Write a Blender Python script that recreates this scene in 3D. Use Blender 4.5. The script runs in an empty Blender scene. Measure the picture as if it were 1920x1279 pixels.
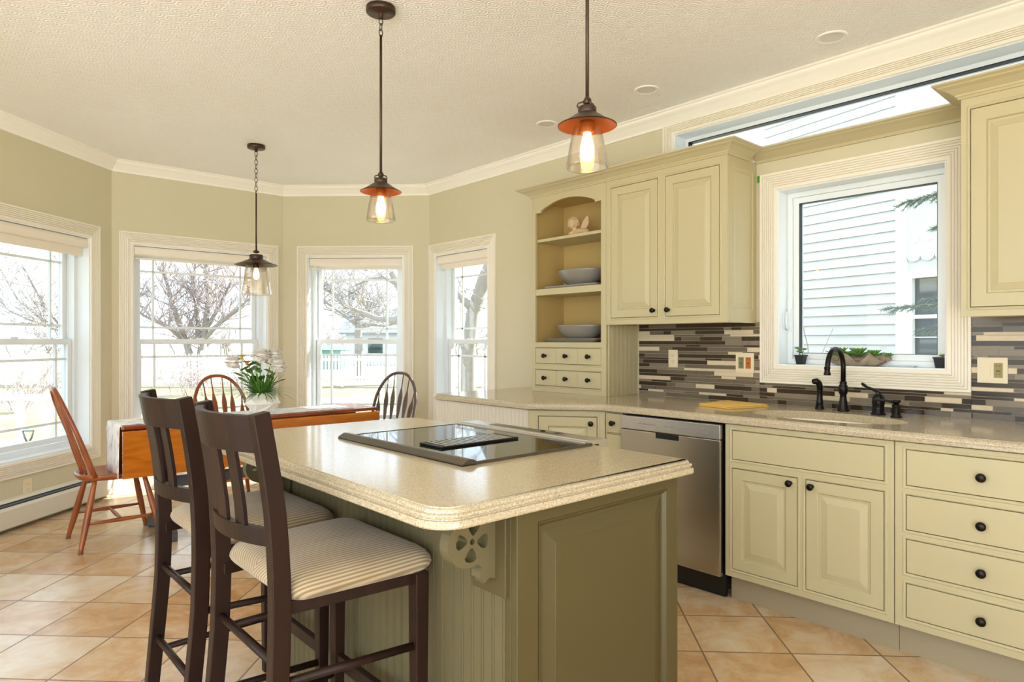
import bpy, bmesh, math, random
from mathutils import Vector, Matrix
from mathutils.geometry import tessellate_polygon
R = math.radians
sc = bpy.context.scene
COL = sc.collection
PI = math.pi

# ------------------------------------------------------------------ materials
def lin(c):
    if isinstance(c, str):
        c = tuple(int(c[i:i+2], 16)/255 for i in (0, 2, 4))
        return tuple(x/12.92 if x <= .04045 else ((x+.055)/1.055)**2.4 for x in c) + (1,)
    return tuple(c) + (1,)

class NT:
    def __init__(s, name):
        s.m = bpy.data.materials.new(name); s.m.use_nodes = True
        s.t = s.m.node_tree; s.b = s.t.nodes['Principled BSDF']; s.out = s.t.nodes['Material Output']
    def n(s, typ, **kw):
        nd = s.t.nodes.new(typ)
        for k, v in kw.items():
            if k in nd.inputs.keys(): nd.inputs[k].default_value = v
            else: setattr(nd, k, v)
        return nd
    def l(s, a, b): s.t.links.new(a, b)
    def coord(s, scale=(1, 1, 1), rot=(0, 0, 0), kind='Object', loc=(0, 0, 0)):
        tc = s.n('ShaderNodeTexCoord'); mp = s.n('ShaderNodeMapping')
        mp.inputs['Scale'].default_value = scale; mp.inputs['Rotation'].default_value = rot; mp.inputs['Location'].default_value = loc
        s.l(tc.outputs[kind], mp.inputs['Vector']); return mp.outputs['Vector']
    def ramp(s, fac, stops):
        r = s.n('ShaderNodeValToRGB'); e = r.color_ramp.elements
        while len(e) < len(stops): e.new(.5)
        for el, (p, c) in zip(e, stops): el.position = p; el.color = lin(c)
        s.l(fac, r.inputs['Fac']); return r.outputs['Color']
    def bump(s, h, strength=.3, dist=.01):
        b = s.n('ShaderNodeBump'); b.inputs['Strength'].default_value = strength; b.inputs['Distance'].default_value = dist
        s.l(h, b.inputs['Height']); s.l(b.outputs['Normal'], s.b.inputs['Normal']); return b
    def math(s, op, a, b=None):
        m = s.n('ShaderNodeMath', operation=op)
        for i, x in enumerate((a, b)):
            if x is None: continue
            if isinstance(x, (int, float)): m.inputs[i].default_value = x
            else: s.l(x, m.inputs[i])
        return m.outputs[0]

def paint(name, col, rough=.45, var=.03, metallic=0., bump=0., spec=.5, scale=6.):
    t = NT(name); t.b.inputs['Roughness'].default_value = rough; t.b.inputs['Metallic'].default_value = metallic
    t.b.inputs['Specular IOR Level'].default_value = spec
    nz = t.n('ShaderNodeTexNoise'); nz.inputs['Scale'].default_value = scale; nz.inputs['Detail'].default_value = 3
    t.l(t.coord(), nz.inputs['Vector'])
    hsv = t.n('ShaderNodeHueSaturation'); hsv.inputs['Color'].default_value = lin(col)
    t.l(t.math('ADD', t.math('MULTIPLY', nz.outputs['Fac'], var*2), 1-var), hsv.inputs['Value'])
    t.l(hsv.outputs['Color'], t.b.inputs['Base Color'])
    if bump:
        n2 = t.n('ShaderNodeTexNoise'); n2.inputs['Scale'].default_value = 180; t.l(t.coord(), n2.inputs['Vector'])
        t.bump(n2.outputs['Fac'], bump, .002)
    return t.m

def wood(name, c0, c1, rough=.35, scale=(2, 30, 30), coat=0., spec=.5):
    t = NT(name); t.b.inputs['Roughness'].default_value = rough; t.b.inputs['Coat Weight'].default_value = coat; t.b.inputs['Specular IOR Level'].default_value = spec
    nz = t.n('ShaderNodeTexNoise'); nz.inputs['Scale'].default_value = 1.6; nz.inputs['Detail'].default_value = 6; nz.inputs['Distortion'].default_value = .8
    t.l(t.coord(scale), nz.inputs['Vector'])
    t.l(t.ramp(nz.outputs['Fac'], [(.3, c0), (.7, c1)]), t.b.inputs['Base Color'])
    t.bump(nz.outputs['Fac'], .08, .002)
    return t.m

def stone(name):
    t = NT(name); t.b.inputs['Roughness'].default_value = .12; t.b.inputs['Specular IOR Level'].default_value = .6
    v = t.coord()
    a = t.n('ShaderNodeTexVoronoi'); a.inputs['Scale'].default_value = 320; t.l(v, a.inputs['Vector'])
    b = t.n('ShaderNodeTexNoise'); b.inputs['Scale'].default_value = 420; b.inputs['Detail'].default_value = 2; t.l(v, b.inputs['Vector'])
    c1 = t.ramp(a.outputs['Color'], [(.08, '7d6d55'), (.26, 'b3a387'), (.72, 'c5b79b'), (.95, 'e8e0d0')])
    c2 = t.ramp(b.outputs['Fac'], [(.36, '7b6a51'), (.48, 'bfaf91'), (.7, 'cfc2a9')])
    mx = t.n('ShaderNodeMixRGB'); mx.inputs['Fac'].default_value = .5; t.l(c1, mx.inputs[1]); t.l(c2, mx.inputs[2])
    t.l(mx.outputs[0], t.b.inputs['Base Color'])
    return t.m

def glass(name, tint='f4fafa', refl=.08, edge=.75, rough=0.):
    t = NT(name); t.t.nodes.remove(t.b)
    tr = t.n('ShaderNodeBsdfTransparent'); tr.inputs['Color'].default_value = lin(tint)
    gl = t.n('ShaderNodeBsdfGlossy'); gl.inputs['Roughness'].default_value = rough
    lw = t.n('ShaderNodeLayerWeight'); lw.inputs['Blend'].default_value = .25
    f = t.math('ADD', t.math('MULTIPLY', lw.outputs['Facing'], edge), refl)
    f = t.math('MINIMUM', f, 1.)
    mx = t.n('ShaderNodeMixShader'); t.l(f, mx.inputs['Fac']); t.l(tr.outputs[0], mx.inputs[1]); t.l(gl.outputs[0], mx.inputs[2])
    t.l(mx.outputs[0], t.out.inputs['Surface']); return t.m

def emit(name, col, st):
    t = NT(name); t.b.inputs['Base Color'].default_value = lin(col)
    t.b.inputs['Emission Color'].default_value = lin(col); t.b.inputs['Emission Strength'].default_value = st
    return t.m

def tiles(name):
    t = NT(name)
    tc = t.n('ShaderNodeTexCoord'); sp = t.n('ShaderNodeSeparateXYZ'); t.l(tc.outputs['Object'], sp.inputs[0])
    x, y = sp.outputs[0], sp.outputs[1]
    S = .36; k = 1/math.sqrt(2)/S
    u = t.math('SUBTRACT', t.math('MULTIPLY', t.math('ADD', x, y), k), 2.753/S)
    v = t.math('SUBTRACT', t.math('MULTIPLY', t.math('SUBTRACT', x, y), k), .641/S)
    fu, fv = t.math('FRACT', u), t.math('FRACT', v)
    def edge(f): return t.math('MINIMUM', f, t.math('SUBTRACT', 1., f))
    d = t.math('MINIMUM', edge(fu), edge(fv))
    gr = t.n('ShaderNodeMapRange'); gr.inputs['From Min'].default_value = .006; gr.inputs['From Max'].default_value = .014
    t.l(d, gr.inputs['Value'])
    cid = t.n('ShaderNodeCombineXYZ'); t.l(t.math('FLOOR', u), cid.inputs[0]); t.l(t.math('FLOOR', v), cid.inputs[1])
    wn = t.n('ShaderNodeTexWhiteNoise'); t.l(cid.outputs[0], wn.inputs['Vector'])
    n1 = t.n('ShaderNodeTexNoise'); n1.inputs['Scale'].default_value = 4.5; n1.inputs['Detail'].default_value = 10; n1.inputs['Roughness'].default_value = .7; n1.inputs['Distortion'].default_value = .6
    off = t.n('ShaderNodeVectorMath', operation='ADD'); t.l(tc.outputs['Object'], off.inputs[0])
    sc_ = t.n('ShaderNodeVectorMath', operation='SCALE'); sc_.inputs['Scale'].default_value = 30; t.l(wn.outputs['Color'], sc_.inputs[0]); t.l(sc_.outputs[0], off.inputs[1])
    t.l(off.outputs[0], n1.inputs['Vector'])
    base = t.ramp(t.math('ADD', t.math('MULTIPLY', n1.outputs['Fac'], .85), t.math('MULTIPLY', wn.outputs['Value'], .22)),
                  [(.34, 'b68b5a'), (.47, 'c9a67c'), (.58, 'd2b997'), (.72, 'dacdb8'), (.85, 'd5cab8')])
    mx = t.n('ShaderNodeMixRGB'); t.l(gr.outputs[0], mx.inputs['Fac']); mx.inputs[1].default_value = lin('7d6349'); t.l(base, mx.inputs[2])
    t.l(mx.outputs[0], t.b.inputs['Base Color'])
    t.b.inputs['Roughness'].default_value = .24; t.b.inputs['Specular IOR Level'].default_value = .6
    h = t.math('ADD', gr.outputs[0], t.math('MULTIPLY', n1.outputs['Fac'], .5))
    t.bump(h, .25, .004)
    return t.m

def embossed(name):
    t = NT(name)
    tc = t.n('ShaderNodeTexCoord'); sp = t.n('ShaderNodeSeparateXYZ'); t.l(tc.outputs['Object'], sp.inputs[0])
    S = .085
    def cell(a):
        q = t.math('MULTIPLY', a, 1/S); fr = t.math('FRACT', q); return fr
    a = cell(sp.outputs[0]); b = cell(sp.outputs[1])
    ca, cb = t.math('SUBTRACT', a, .5), t.math('SUBTRACT', b, .5)
    rr = t.math('SQRT', t.math('ADD', t.math('MULTIPLY', ca, ca), t.math('MULTIPLY', cb, cb)))
    rings = t.math('SINE', t.math('MULTIPLY', rr, 34))
    ang = t.math('ARCTAN2', ca, cb)
    pet = t.math('MULTIPLY', t.math('SINE', t.math('MULTIPLY', ang, 8)), .5)
    e = t.math('MINIMUM', t.math('SUBTRACT', .5, t.math('ABSOLUTE', ca)), t.math('SUBTRACT', .5, t.math('ABSOLUTE', cb)))
    bd = t.math('GREATER_THAN', e, .05)
    nz = t.n('ShaderNodeTexNoise'); nz.inputs['Scale'].default_value = 150; nz.inputs['Detail'].default_value = 4; t.l(tc.outputs['Object'], nz.inputs['Vector'])
    h = t.math('ADD', t.math('ADD', rings, pet), t.math('ADD', bd, t.math('MULTIPLY', nz.outputs['Fac'], 3)))
    big = t.n('ShaderNodeTexNoise'); big.inputs['Scale'].default_value = 1.3; t.l(tc.outputs['Object'], big.inputs['Vector'])
    t.bump(h, .34, .004)
    n2 = t.math('ADD', t.math('MULTIPLY', nz.outputs['Fac'], .5), t.math('MULTIPLY', big.outputs['Fac'], .4))
    t.l(t.ramp(n2, [(.3, 'f3f1ec'), (.65, 'fcfbf8')]), t.b.inputs['Base Color'])
    t.b.inputs['Roughness'].default_value = .36; t.b.inputs['Specular IOR Level'].default_value = .6
    return t.m

def striped(name):
    t = NT(name); sp = t.n('ShaderNodeSeparateXYZ'); tc = t.n('ShaderNodeTexCoord'); t.l(tc.outputs['Object'], sp.inputs[0])
    q = t.math('SUBTRACT', t.math('ABSOLUTE', sp.outputs[1]), sp.outputs[2])
    w = t.math('SINE', t.math('MULTIPLY', q, 2*PI/.0135))
    w2 = t.math('ADD', t.math('MULTIPLY', w, .5), .5)
    col = t.ramp(w2, [(.25, '8e7a5e'), (.75, 'bbab8b')])
    nz = t.n('ShaderNodeTexNoise'); nz.inputs['Scale'].default_value = 4; t.l(tc.outputs['Object'], nz.inputs['Vector'])
    mx = t.n('ShaderNodeMixRGB', blend_type='MULTIPLY'); t.l(t.ramp(nz.outputs['Fac'], [(.35, 'd8c2a4'), (.6, 'ffffff')]), mx.inputs[2]); mx.inputs['Fac'].default_value = .5
    t.l(col, mx.inputs[1]); t.l(mx.outputs[0], t.b.inputs['Base Color'])
    t.b.inputs['Roughness'].default_value = .85; t.b.inputs['Sheen Weight'].default_value = .25
    t.bump(w2, .25, .002); return t.m

def steel(name, col='c3c2c0', rough=.27, sc_=(90, 90, 1)):
    t = NT(name); t.b.inputs['Metallic'].default_value = 1
    nz = t.n('ShaderNodeTexNoise'); nz.inputs['Scale'].default_value = 3; nz.inputs['Detail'].default_value = 4; t.l(t.coord(sc_), nz.inputs['Vector'])
    t.l(t.math('ADD', t.math('MULTIPLY', nz.outputs['Fac'], .012), rough-.006), t.b.inputs['Roughness'])
    t.b.inputs['Base Color'].default_value = lin(col); return t.m

def printed(name):
    t = NT(name); v = t.coord()
    a = t.n('ShaderNodeTexNoise'); a.inputs['Scale'].default_value = 17; a.inputs['Detail'].default_value = 5; t.l(v, a.inputs['Vector'])
    b = t.n('ShaderNodeTexNoise'); b.inputs['Scale'].default_value = 9; b.inputs['Detail'].default_value = 4; t.l(t.coord(loc=(4, 2, 7)), b.inputs['Vector'])
    c1 = t.ramp(a.outputs['Fac'], [(.5, 'f4f2ee'), (.6, 'dadde2'), (.7, 'b4bcc8')])
    c2 = t.ramp(b.outputs['Fac'], [(.58, 'ffffff'), (.68, 'e8c3a8'), (.77, 'b4bd9c')])
    mx = t.n('ShaderNodeMixRGB', blend_type='MULTIPLY'); mx.inputs['Fac'].default_value = .8; t.l(c1, mx.inputs[1]); t.l(c2, mx.inputs[2])
    t.l(mx.outputs[0], t.b.inputs['Base Color']); t.b.inputs['Roughness'].default_value = .9; return t.m

def lawn(name):
    t = NT(name); v = t.coord()
    a = t.n('ShaderNodeTexNoise'); a.inputs['Scale'].default_value = .45; a.inputs['Detail'].default_value = 8; a.inputs['Roughness'].default_value = .7; t.l(v, a.inputs['Vector'])
    t.l(t.ramp(a.outputs['Fac'], [(.3, '6f6b4c'), (.45, '837c5e'), (.6, '918a70'), (.75, '7c765d')]), t.b.inputs['Base Color'])
    t.b.inputs['Roughness'].default_value = 1; return t.m

M = dict(
    wall=paint('wall_paint', 'd1c9ab', .6, .02, bump=.05),
    trim=paint('cream_trim', 'f0e9da', .4, .02),
    crown=paint('white_crown', 'f5f1e6', .45, .02),
    vinyl=paint('white_vinyl', 'e9eef0', .3, .01),
    cab=paint('cream_cabinet_paint', 'c1b690', .38, .015),
    cabin=paint('cabinet_inside_paint', 'c0a568', .5, .02),
    island=paint('olive_island_paint', '524829', .42, .03),
    islandbead=paint('olive_beadboard_paint', '665d40', .4, .03),
    bead=paint('grey_cream_beadboard', 'd8d1bf', .45, .02),
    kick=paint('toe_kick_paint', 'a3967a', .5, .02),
    dark=paint('shadow_gap', '14110f', .7, .0),
    bronze=paint('oil_rubbed_bronze', '1c1512', .28, .1, metallic=.55),
    lampmetal=paint('brown_lamp_metal', '47362a', .35, .08, metallic=.6),
    copper=paint('copper_lining', '96572b', .4, .05, metallic=.2),
    stone=stone('speckled_worktop'), floor=tiles('terracotta_tiles'), ceil=embossed('embossed_ceiling_paper'),
    steel=steel('brushed_steel'), steel2=steel('pale_steel', 'cfd0d2', .35, (220, 1, 1)), rail=steel('cooktop_steel', '73706b', .33, (1, 90, 1)),
    blackglass=paint('black_ceramic_glass', '0b0c0c', .03, .0, spec=.9),
    black=paint('black_plastic', '0d0d0e', .4, .0),
    espresso=wood('espresso_wood', '22140e', '2e1b13', .4, (8, 8, 2), 0., .22),
    cherry=wood('red_brown_wood', '82401d', 'a35a2c', .28, (7, 7, 2)),
    greywood=wood('grey_brown_wood', '54423a', '6b564c', .35, (7, 7, 2)),
    table=wood('honey_table_wood', 'a4560f', 'c4731f', .22, (2, 8, 14), .3),
    tableedge=wood('red_table_edge', '7a2f14', '94411d', .16, (2, 20, 20), .4),
    pedestal=paint('grey_blue_pedestal', '4b4c4f', .5, .1),
    fabric=striped('striped_seat_fabric'), runner=printed('printed_runner_cloth'),
    blind=paint('cream_blind_fabric', 'efe6d6', .8, .02),
    pane=glass('window_glass', 'cdd3d6', .03, .35), lampglass=glass('clear_lamp_glass', 'fbf6ee', .07, .85),
    bulb=emit('warm_bulb', 'ffb45e', 14), bulbglass=emit('glowing_filament_glass', 'ffcf8a', 9),
    bulbcool=emit('daylit_bulb', 'ffdcb0', 3),
    candle=paint('downlight_inside', 'dedad2', .4, .02),
    white=paint('white_enamel', 'f2f1ec', .35, .01), vase=paint('white_ceramic', 'efe9e2', .3, .02),
    sink=paint('biscuit_sink', 'f2ead8', .2, .02),
    heater=paint('heater_enamel', 'ddd8c6', .4, .01), heaterdark=paint('heater_fins', '5f666b', .5, .1, metallic=.4),
    outlet=paint('almond_plastic', 'e6d8b8', .35, .01), brass=paint('brass_insert', '8c7a4a', .4, .1, metallic=.4),
    orange=paint('amber_insert', 'b96a2a', .35, .3, scale=90), olivein=paint('olive_insert', '7f7b57', .4, .1),
    bowl=paint('grey_glaze', '8b867e', .12, .04, spec=.8), platter=paint('dark_grey_glaze', '8d8982', .25, .04),
    cherub=paint('tan_bisque', 'c9ab84', .6, .12, scale=40),
    yellow=paint('yellow_cloth', 'e6bd60', .9, .05), tape=paint('green_tape', '3f9a1c', .6, .03),
    leaf=paint('leaf_green', '5f8f3a', .5, .25, scale=30), grass=paint('blade_green', '5b8a35', .5, .3, scale=25),
    petal=paint('white_petal', 'f4efe8', .7, .03), petaly=paint('yellow_petal', 'e0b02a', .7, .1), petalo=paint('orange_petal', 'd9824e', .7, .1),
    succ=paint('succulent_green', '6f9a4a', .5, .25, scale=40), planter=paint('travertine_planter', '9c8b78', .7, .25, scale=30),
    pot=paint('black_pot', '17171a', .5, .0),
    lawn=lawn('dry_lawn'), bark=paint('grey_bark', '98928a', .95, .25, scale=12), twig=paint('brown_twig', 'aba49e', .95, .15),
    twigred=paint('rust_twig', 'b5a8a4', .95, .15), fence=paint('white_fence', 'f6f6f4', .6, .02),
    siding=paint('white_siding', 'd2d5d7', .55, .01), roof=paint('grey_shingle', '7d8288', .9, .1), teal=paint('teal_board', '6f9f98', .8, .05),
    needles=paint('spruce_needles', '6d8672', .8, .2, scale=20), darkglass=paint('dark_house_pane', '39423c', .06, .3, spec=.8, scale=4),
    tdark=paint('dark_glass_tile', '3d3024', .16, .06, spec=.4), tmid=paint('taupe_glass_tile', '6e6252', .18, .06, spec=.4),
    tlight=paint('beige_marble_tile', 'd9c8a8', .35, .1, scale=40), tgrey=paint('grey_taupe_tile', '877b69', .18, .06, spec=.4),
    grout=paint('sand_grout', 'b7a98f', .9, .03), marks=paint('grey_print', '8a8a8c', .5, .0),
    door=paint('glass_dish', 'cfd8de', .1, .02), soil=paint('soil', '2b211a', 1., .2), metal=paint('grey_handle_metal', '8f979c', .4, .05, metallic=.6),
)

# ------------------------------------------------------------------ scene tree
WM = {}
def inv(o): return WM.get(o.name, Matrix.Identity(4)).inverted()
def tag(o, label=None, cat=None, group=None, kind=None):
    if label: o['label'] = label
    if cat: o['category'] = cat
    if group: o['group'] = group
    if kind: o['kind'] = kind
    return o
def thing(name, label, cat, loc=(0, 0, 0), rz=0, group=None, kind=None):
    o = bpy.data.objects.new(name, None); COL.objects.link(o); o.empty_display_size = .1
    o.location = loc; o.rotation_euler = (0, 0, rz)
    WM[o.name] = Matrix.Translation(loc) @ Matrix.Rotation(rz, 4, 'Z')
    return tag(o, label, cat, group, kind)
def F(o, u):
    u = Vector((u[0], u[1], 0)).normalized(); z = Vector((0, 0, 1)); w = u.cross(z)
    m = Matrix((u, z, w)).transposed().to_4x4(); m.translation = Vector(o); return m

class MB:
    def __init__(s, Mx=None):
        s.v = []; s.f = []; s.mi = []; s.sm = []; s.M = Mx or Matrix.Identity(4); s.m = 0
    def add(s, vs, fs, smooth=False):
        b = len(s.v); s.v += [s.M @ Vector(p) for p in vs]
        for f in fs:
            s.f.append([b+i for i in f]); s.mi.append(s.m); s.sm.append(smooth)
        return s
    def box(s, a, b):
        x0, y0, z0 = [min(p, q) for p, q in zip(a, b)]; x1, y1, z1 = [max(p, q) for p, q in zip(a, b)]
        return s.add([(x0, y0, z0), (x1, y0, z0), (x1, y1, z0), (x0, y1, z0), (x0, y0, z1), (x1, y0, z1), (x1, y1, z1), (x0, y1, z1)],
                     [(3, 2, 1, 0), (4, 5, 6, 7), (0, 1, 5, 4), (1, 2, 6, 5), (2, 3, 7, 6), (3, 0, 4, 7)])
    def loops(s, L, closed=True, cap0=False, cap1=False, smooth=False):
        n = len(L[0]); vs = [p for l in L for p in l]; fs = []
        for i in range(len(L)-1):
            for j in range(n if closed else n-1):
                k = (j+1) % n; fs.append((i*n+j, i*n+k, (i+1)*n+k, (i+1)*n+j))
        s.add(vs, fs, smooth)
        if cap0: s.add(L[0], [list(range(n))[::-1]])
        if cap1: s.add(L[-1], [list(range(n))])
        return s
    def tube(s, pts, r, n=8, smooth=True, flat=None):
        P = [Vector(p) for p in pts]; k = len(P)
        if not isinstance(r, (list, tuple)): r = [r]*k
        ref = None; L = []
        for i in range(k):
            t = (P[min(i+1, k-1)]-P[max(i-1, 0)]).normalized()
            if ref is None:
                ref = Vector(flat) if flat else (Vector((0, 0, 1)) if abs(t.z) < .9 else Vector((1, 0, 0)))
            a = (ref - t*ref.dot(t)).normalized(); b = t.cross(a); ref = a
            ra, rb = r[i] if isinstance(r[i], (list, tuple)) else (r[i], r[i])
            L.append([P[i]+a*math.cos(2*PI*j/n)*ra+b*math.sin(2*PI*j/n)*rb for j in range(n)])
        return s.loops(L, True, True, True, smooth)
    def bar(s, pts, w, h, flat):   # square section along a path
        P = [Vector(p) for p in pts]; k = len(P); L = []
        for i in range(k):
            t = (P[min(i+1, k-1)]-P[max(i-1, 0)]).normalized(); a = Vector(flat); a = (a-t*a.dot(t)).normalized(); b = t.cross(a)
            wi = w[i] if isinstance(w, (list, tuple)) else w; hi = h[i] if isinstance(h, (list, tuple)) else h
            L.append([P[i]+a*x*wi/2+b*y*hi/2 for x, y in ((-1, -1), (1, -1), (1, 1), (-1, 1))])
        return s.loops(L, True, True, True)
    def lathe(s, prof, c=(0, 0, 0), n=24, smooth=True, ax='z', sx=1, sy=1, cap=True):
        L = []
        for r, h in prof:
            ring = []
            for j in range(n):
                a = 2*PI*j/n; p = (r*math.cos(a)*sx, r*math.sin(a)*sy, h)
                if ax == 'x': p = (h, p[0], p[1])
                if ax == '-x': p = (-h, p[1], p[0])
                if ax == 'y': p = (p[1], h, p[0])
                ring.append((p[0]+c[0], p[1]+c[1], p[2]+c[2]))
            L.append(ring)
        return s.loops(L, True, cap, cap, smooth)
    def rings(s, u0, v0, u1, v1, prof, cap=False):   # nested mitred rectangles in the (u,v) plane: prof = (inset, w)
        L = [[(u0+a, v0+a, w), (u1-a, v0+a, w), (u1-a, v1-a, w), (u0+a, v1-a, w)] for a, w in prof]
        return s.loops(L, True, False, cap)
    def prism(s, poly, w0, w1, holes=()):
        polys = [list(poly)]+[list(h) for h in holes]
        flat = [p for q in polys for p in q]; n = len(flat)
        tri = tessellate_polygon([[Vector((p[0], p[1], 0)) for p in q] for q in polys])
        vs = [(p[0], p[1], w0) for p in flat]+[(p[0], p[1], w1) for p in flat]; fs = []
        for t in tri:
            fs += [list(t), [i+n for i in t[::-1]]]
        b = 0
        for q in polys:
            m = len(q)
            for j in range(m):
                k = (j+1) % m; fs.append((b+j, b+k, b+k+n, b+j+n))
            b += m
        return s.add(vs, fs)
    def grid(s, us, vs_, fn, smooth=True):
        n = len(vs_); return s.add([fn(u, v) for u in us for v in vs_],
            [(i*n+j, i*n+j+1, (i+1)*n+j+1, (i+1)*n+j) for i in range(len(us)-1) for j in range(n-1)], smooth)
    def ball(s, c, r, n=12, m=8, sq=(1, 1, 1), smooth=True):
        return s.loops([[(c[0]+r*sq[0]*math.sin(PI*i/m+1e-4)*math.cos(2*PI*j/n), c[1]+r*sq[1]*math.sin(PI*i/m+1e-4)*math.sin(2*PI*j/n), c[2]-r*sq[2]*math.cos(PI*i/m)) for j in range(n)] for i in range(m+1)], True, False, False, smooth)
    def frame(s, u0, v0, u1, v1, opens, w0, w1):     # slab with rectangular openings, made of cells
        us = sorted({u0, u1, *[o[0] for o in opens], *[o[2] for o in opens]}); vs = sorted({v0, v1, *[o[1] for o in opens], *[o[3] for o in opens]})
        us = [u for u in us if u0 <= u <= u1]; vs = [v for v in vs if v0 <= v <= v1]
        inn = lambda i, j: not (0 <= i < len(us)-1 and 0 <= j < len(vs)-1) or any(o[0] <= (us[i]+us[i+1])/2 <= o[2] and o[1] <= (vs[j]+vs[j+1])/2 <= o[3] for o in opens)
        for i in range(len(us)-1):
            for j in range(len(vs)-1):
                if inn(i, j): continue
                a, b, c, d = us[i], vs[j], us[i+1], vs[j+1]
                V = [(a, b, w0), (c, b, w0), (c, d, w0), (a, d, w0), (a, b, w1), (c, b, w1), (c, d, w1), (a, d, w1)]
                fs = [(3, 2, 1, 0), (4, 5, 6, 7)]
                if inn(i, j-1): fs.append((0, 1, 5, 4))
                if inn(i+1, j): fs.append((1, 2, 6, 5))
                if inn(i, j+1): fs.append((2, 3, 7, 6))
                if inn(i-1, j): fs.append((3, 0, 4, 7))
                s.add(V, fs)
        return s
    def build(s, name, mat, parent=None, world=True, bevel=0, fixn=True):
        me = bpy.data.meshes.new(name); A = inv(parent) if (parent and world) else Matrix.Identity(4)
        me.from_pydata([A @ p for p in s.v], [], s.f)
        for m in (mat if isinstance(mat, (list, tuple)) else [mat]): me.materials.append(m)
        me.polygons.foreach_set('material_index', s.mi); me.polygons.foreach_set('use_smooth', s.sm)
        if fixn or bevel:
            bm = bmesh.new(); bm.from_mesh(me)
            bmesh.ops.remove_doubles(bm, verts=bm.verts, dist=2e-5)
            bmesh.ops.recalc_face_normals(bm, faces=bm.faces)
            bm.to_mesh(me); bm.free()
        me.update()
        o = bpy.data.objects.new(name, me); COL.objects.link(o)
        if parent:
            o.parent = parent; WM[o.name] = WM.get(parent.name, Matrix.Identity(4))
        if bevel:
            b = o.modifiers.new('bevel', 'BEVEL'); b.width = bevel; b.segments = 2; b.limit_method = 'ANGLE'; b.angle_limit = R(40)
            b.harden_normals = False
        return o
def circ(cx, cy, rx, ry=None, n=32, a0=0, a1=2*PI):
    ry = ry or rx; return [(cx+rx*math.cos(a0+(a1-a0)*i/n), cy+ry*math.sin(a0+(a1-a0)*i/n)) for i in range(n)]
def roundpoly(pts, rad, seg=8):
    out = []; n = len(pts)
    for i in range(n):
        p = Vector(pts[i]); r = rad[i] if isinstance(rad, (list, tuple)) else rad
        if r <= 0: out.append(tuple(p)); continue
        a = (Vector(pts[i-1])-p).normalized(); b = (Vector(pts[(i+1) % n])-p).normalized()
        th = a.angle(b)/2; d = r/math.tan(th); c = p+(a+b).normalized()*r/math.sin(th)
        s0 = p+a*d-c; s1 = p+b*d-c; a0 = math.atan2(s0.y, s0.x); da = math.atan2(s1.y, s1.x)-a0
        da = (da+PI) % (2*PI)-PI
        out += [(c.x+r*math.cos(a0+da*k/seg), c.y+r*math.sin(a0+da*k/seg)) for k in range(seg+1)]
    return out
def inset(poly, d):
    n = len(poly); out = []
    for i in range(n):
        p0, p, p1 = Vector(poly[i-1]), Vector(poly[i]), Vector(poly[(i+1) % n])
        a = (p-p0).normalized(); b = (p1-p).normalized(); na, nb = Vector((-a.y, a.x)), Vector((-b.y, b.x))
        m = (na+nb).normalized(); k = d/max(.3, m.dot(na)); out.append((p.x+m.x*k, p.y+m.y*k))
    return out
def slab(mb, poly, prof, holes=()):    # poly CCW, prof (inset, z) bottom to top; caps tessellated
    L = []
    for a, z in prof: L.append([(x, y, z) for x, y in inset(poly, a)])
    mb.loops(L)
    for l, hz in ((L[0], prof[0][1]), (L[-1], prof[-1][1])):
        polys = [[Vector((p[0], p[1], 0)) for p in l]]+[[Vector((p[0], p[1], 0)) for p in h] for h in holes]
        mb.add([(p.x, p.y, hz) for q in polys for p in q], [list(t) for t in tessellate_polygon(polys)])
    for h in holes: mb.loops([[(x, y, prof[0][1]) for x, y in h], [(x, y, prof[-1][1]) for x, y in h]])
    return mb
def mould(mb, prof, path, side=1):     # profile (offset into the room, z) swept along an XY polyline with mitres
    P = [Vector(p) for p in path]; n = len(P); L = []
    for i in range(n):
        a = (P[i]-P[i-1]).normalized() if i else (P[1]-P[0]).normalized(); b = (P[i+1]-P[i]).normalized() if i < n-1 else a
        na, nb = Vector((a.y, -a.x)), Vector((b.y, -b.x)); m = (na+nb).normalized(); k = 1/m.dot(na)
        L.append([(P[i].x+m.x*k*q*side, P[i].y+m.y*k*q*side, z) for q, z in prof])
    return mb.loops(L, True, True, True)

# ------------------------------------------------------------------ camera
H = 1.28
cam = bpy.data.cameras.new('camera'); co = bpy.data.objects.new('camera', cam); COL.objects.link(co)
cam.sensor_width = 36; cam.lens = 1235/1920*36; cam.clip_start = .05; cam.clip_end = 300
co.location = (0, 0, H); co.rotation_euler = (R(90), 0, R(-42)); sc.camera = co

# ------------------------------------------------------------------ room shell
XW = 3.69; CE = 2.79; T = .18
PAB = Vector((1.191, 6.306)); PBC = Vector((2.651, 6.299)); PCD = Vector((XW, 5.300)); UA = Vector((.7252, .6886)).normalized()
PA0 = PAB-UA*4.2; UB = (PBC-PAB).normalized(); UC = (PCD-PBC).normalized()
FA, FB, FC = F((PA0.x, PA0.y, 0), UA), F((PAB.x, PAB.y, 0), UB), F((PBC.x, PBC.y, 0), UC)
FD = F((XW, PCD.y, 0), (0, -1)); YD = PCD.y
LB, LC = (PBC-PAB).length, (PCD-PBC).length
ZS0, ZS1 = .45, 2.10
winA = (4.2-1.46, 4.2-.254); winB = (.158, LB-.157); winC = (.248, 1.183); winD = (.111, .891)
sinkO = (YD-1.80, 1.14, YD-.96, 2.15); tranO = (YD-2.50, 2.42, YD+.1, 2.632)
def wall(name, Fm, L, opens, ext=(0, 0)):
    mb = MB(Fm); mb.frame(-ext[0], 0, L+ext[1], CE, opens, -T, 0); return tag(mb.build(name, M['wall']), kind='structure')
wall('wall_left', FA, 4.2, [(winA[0], ZS0, winA[1], ZS1)], (0, .06))
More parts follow.
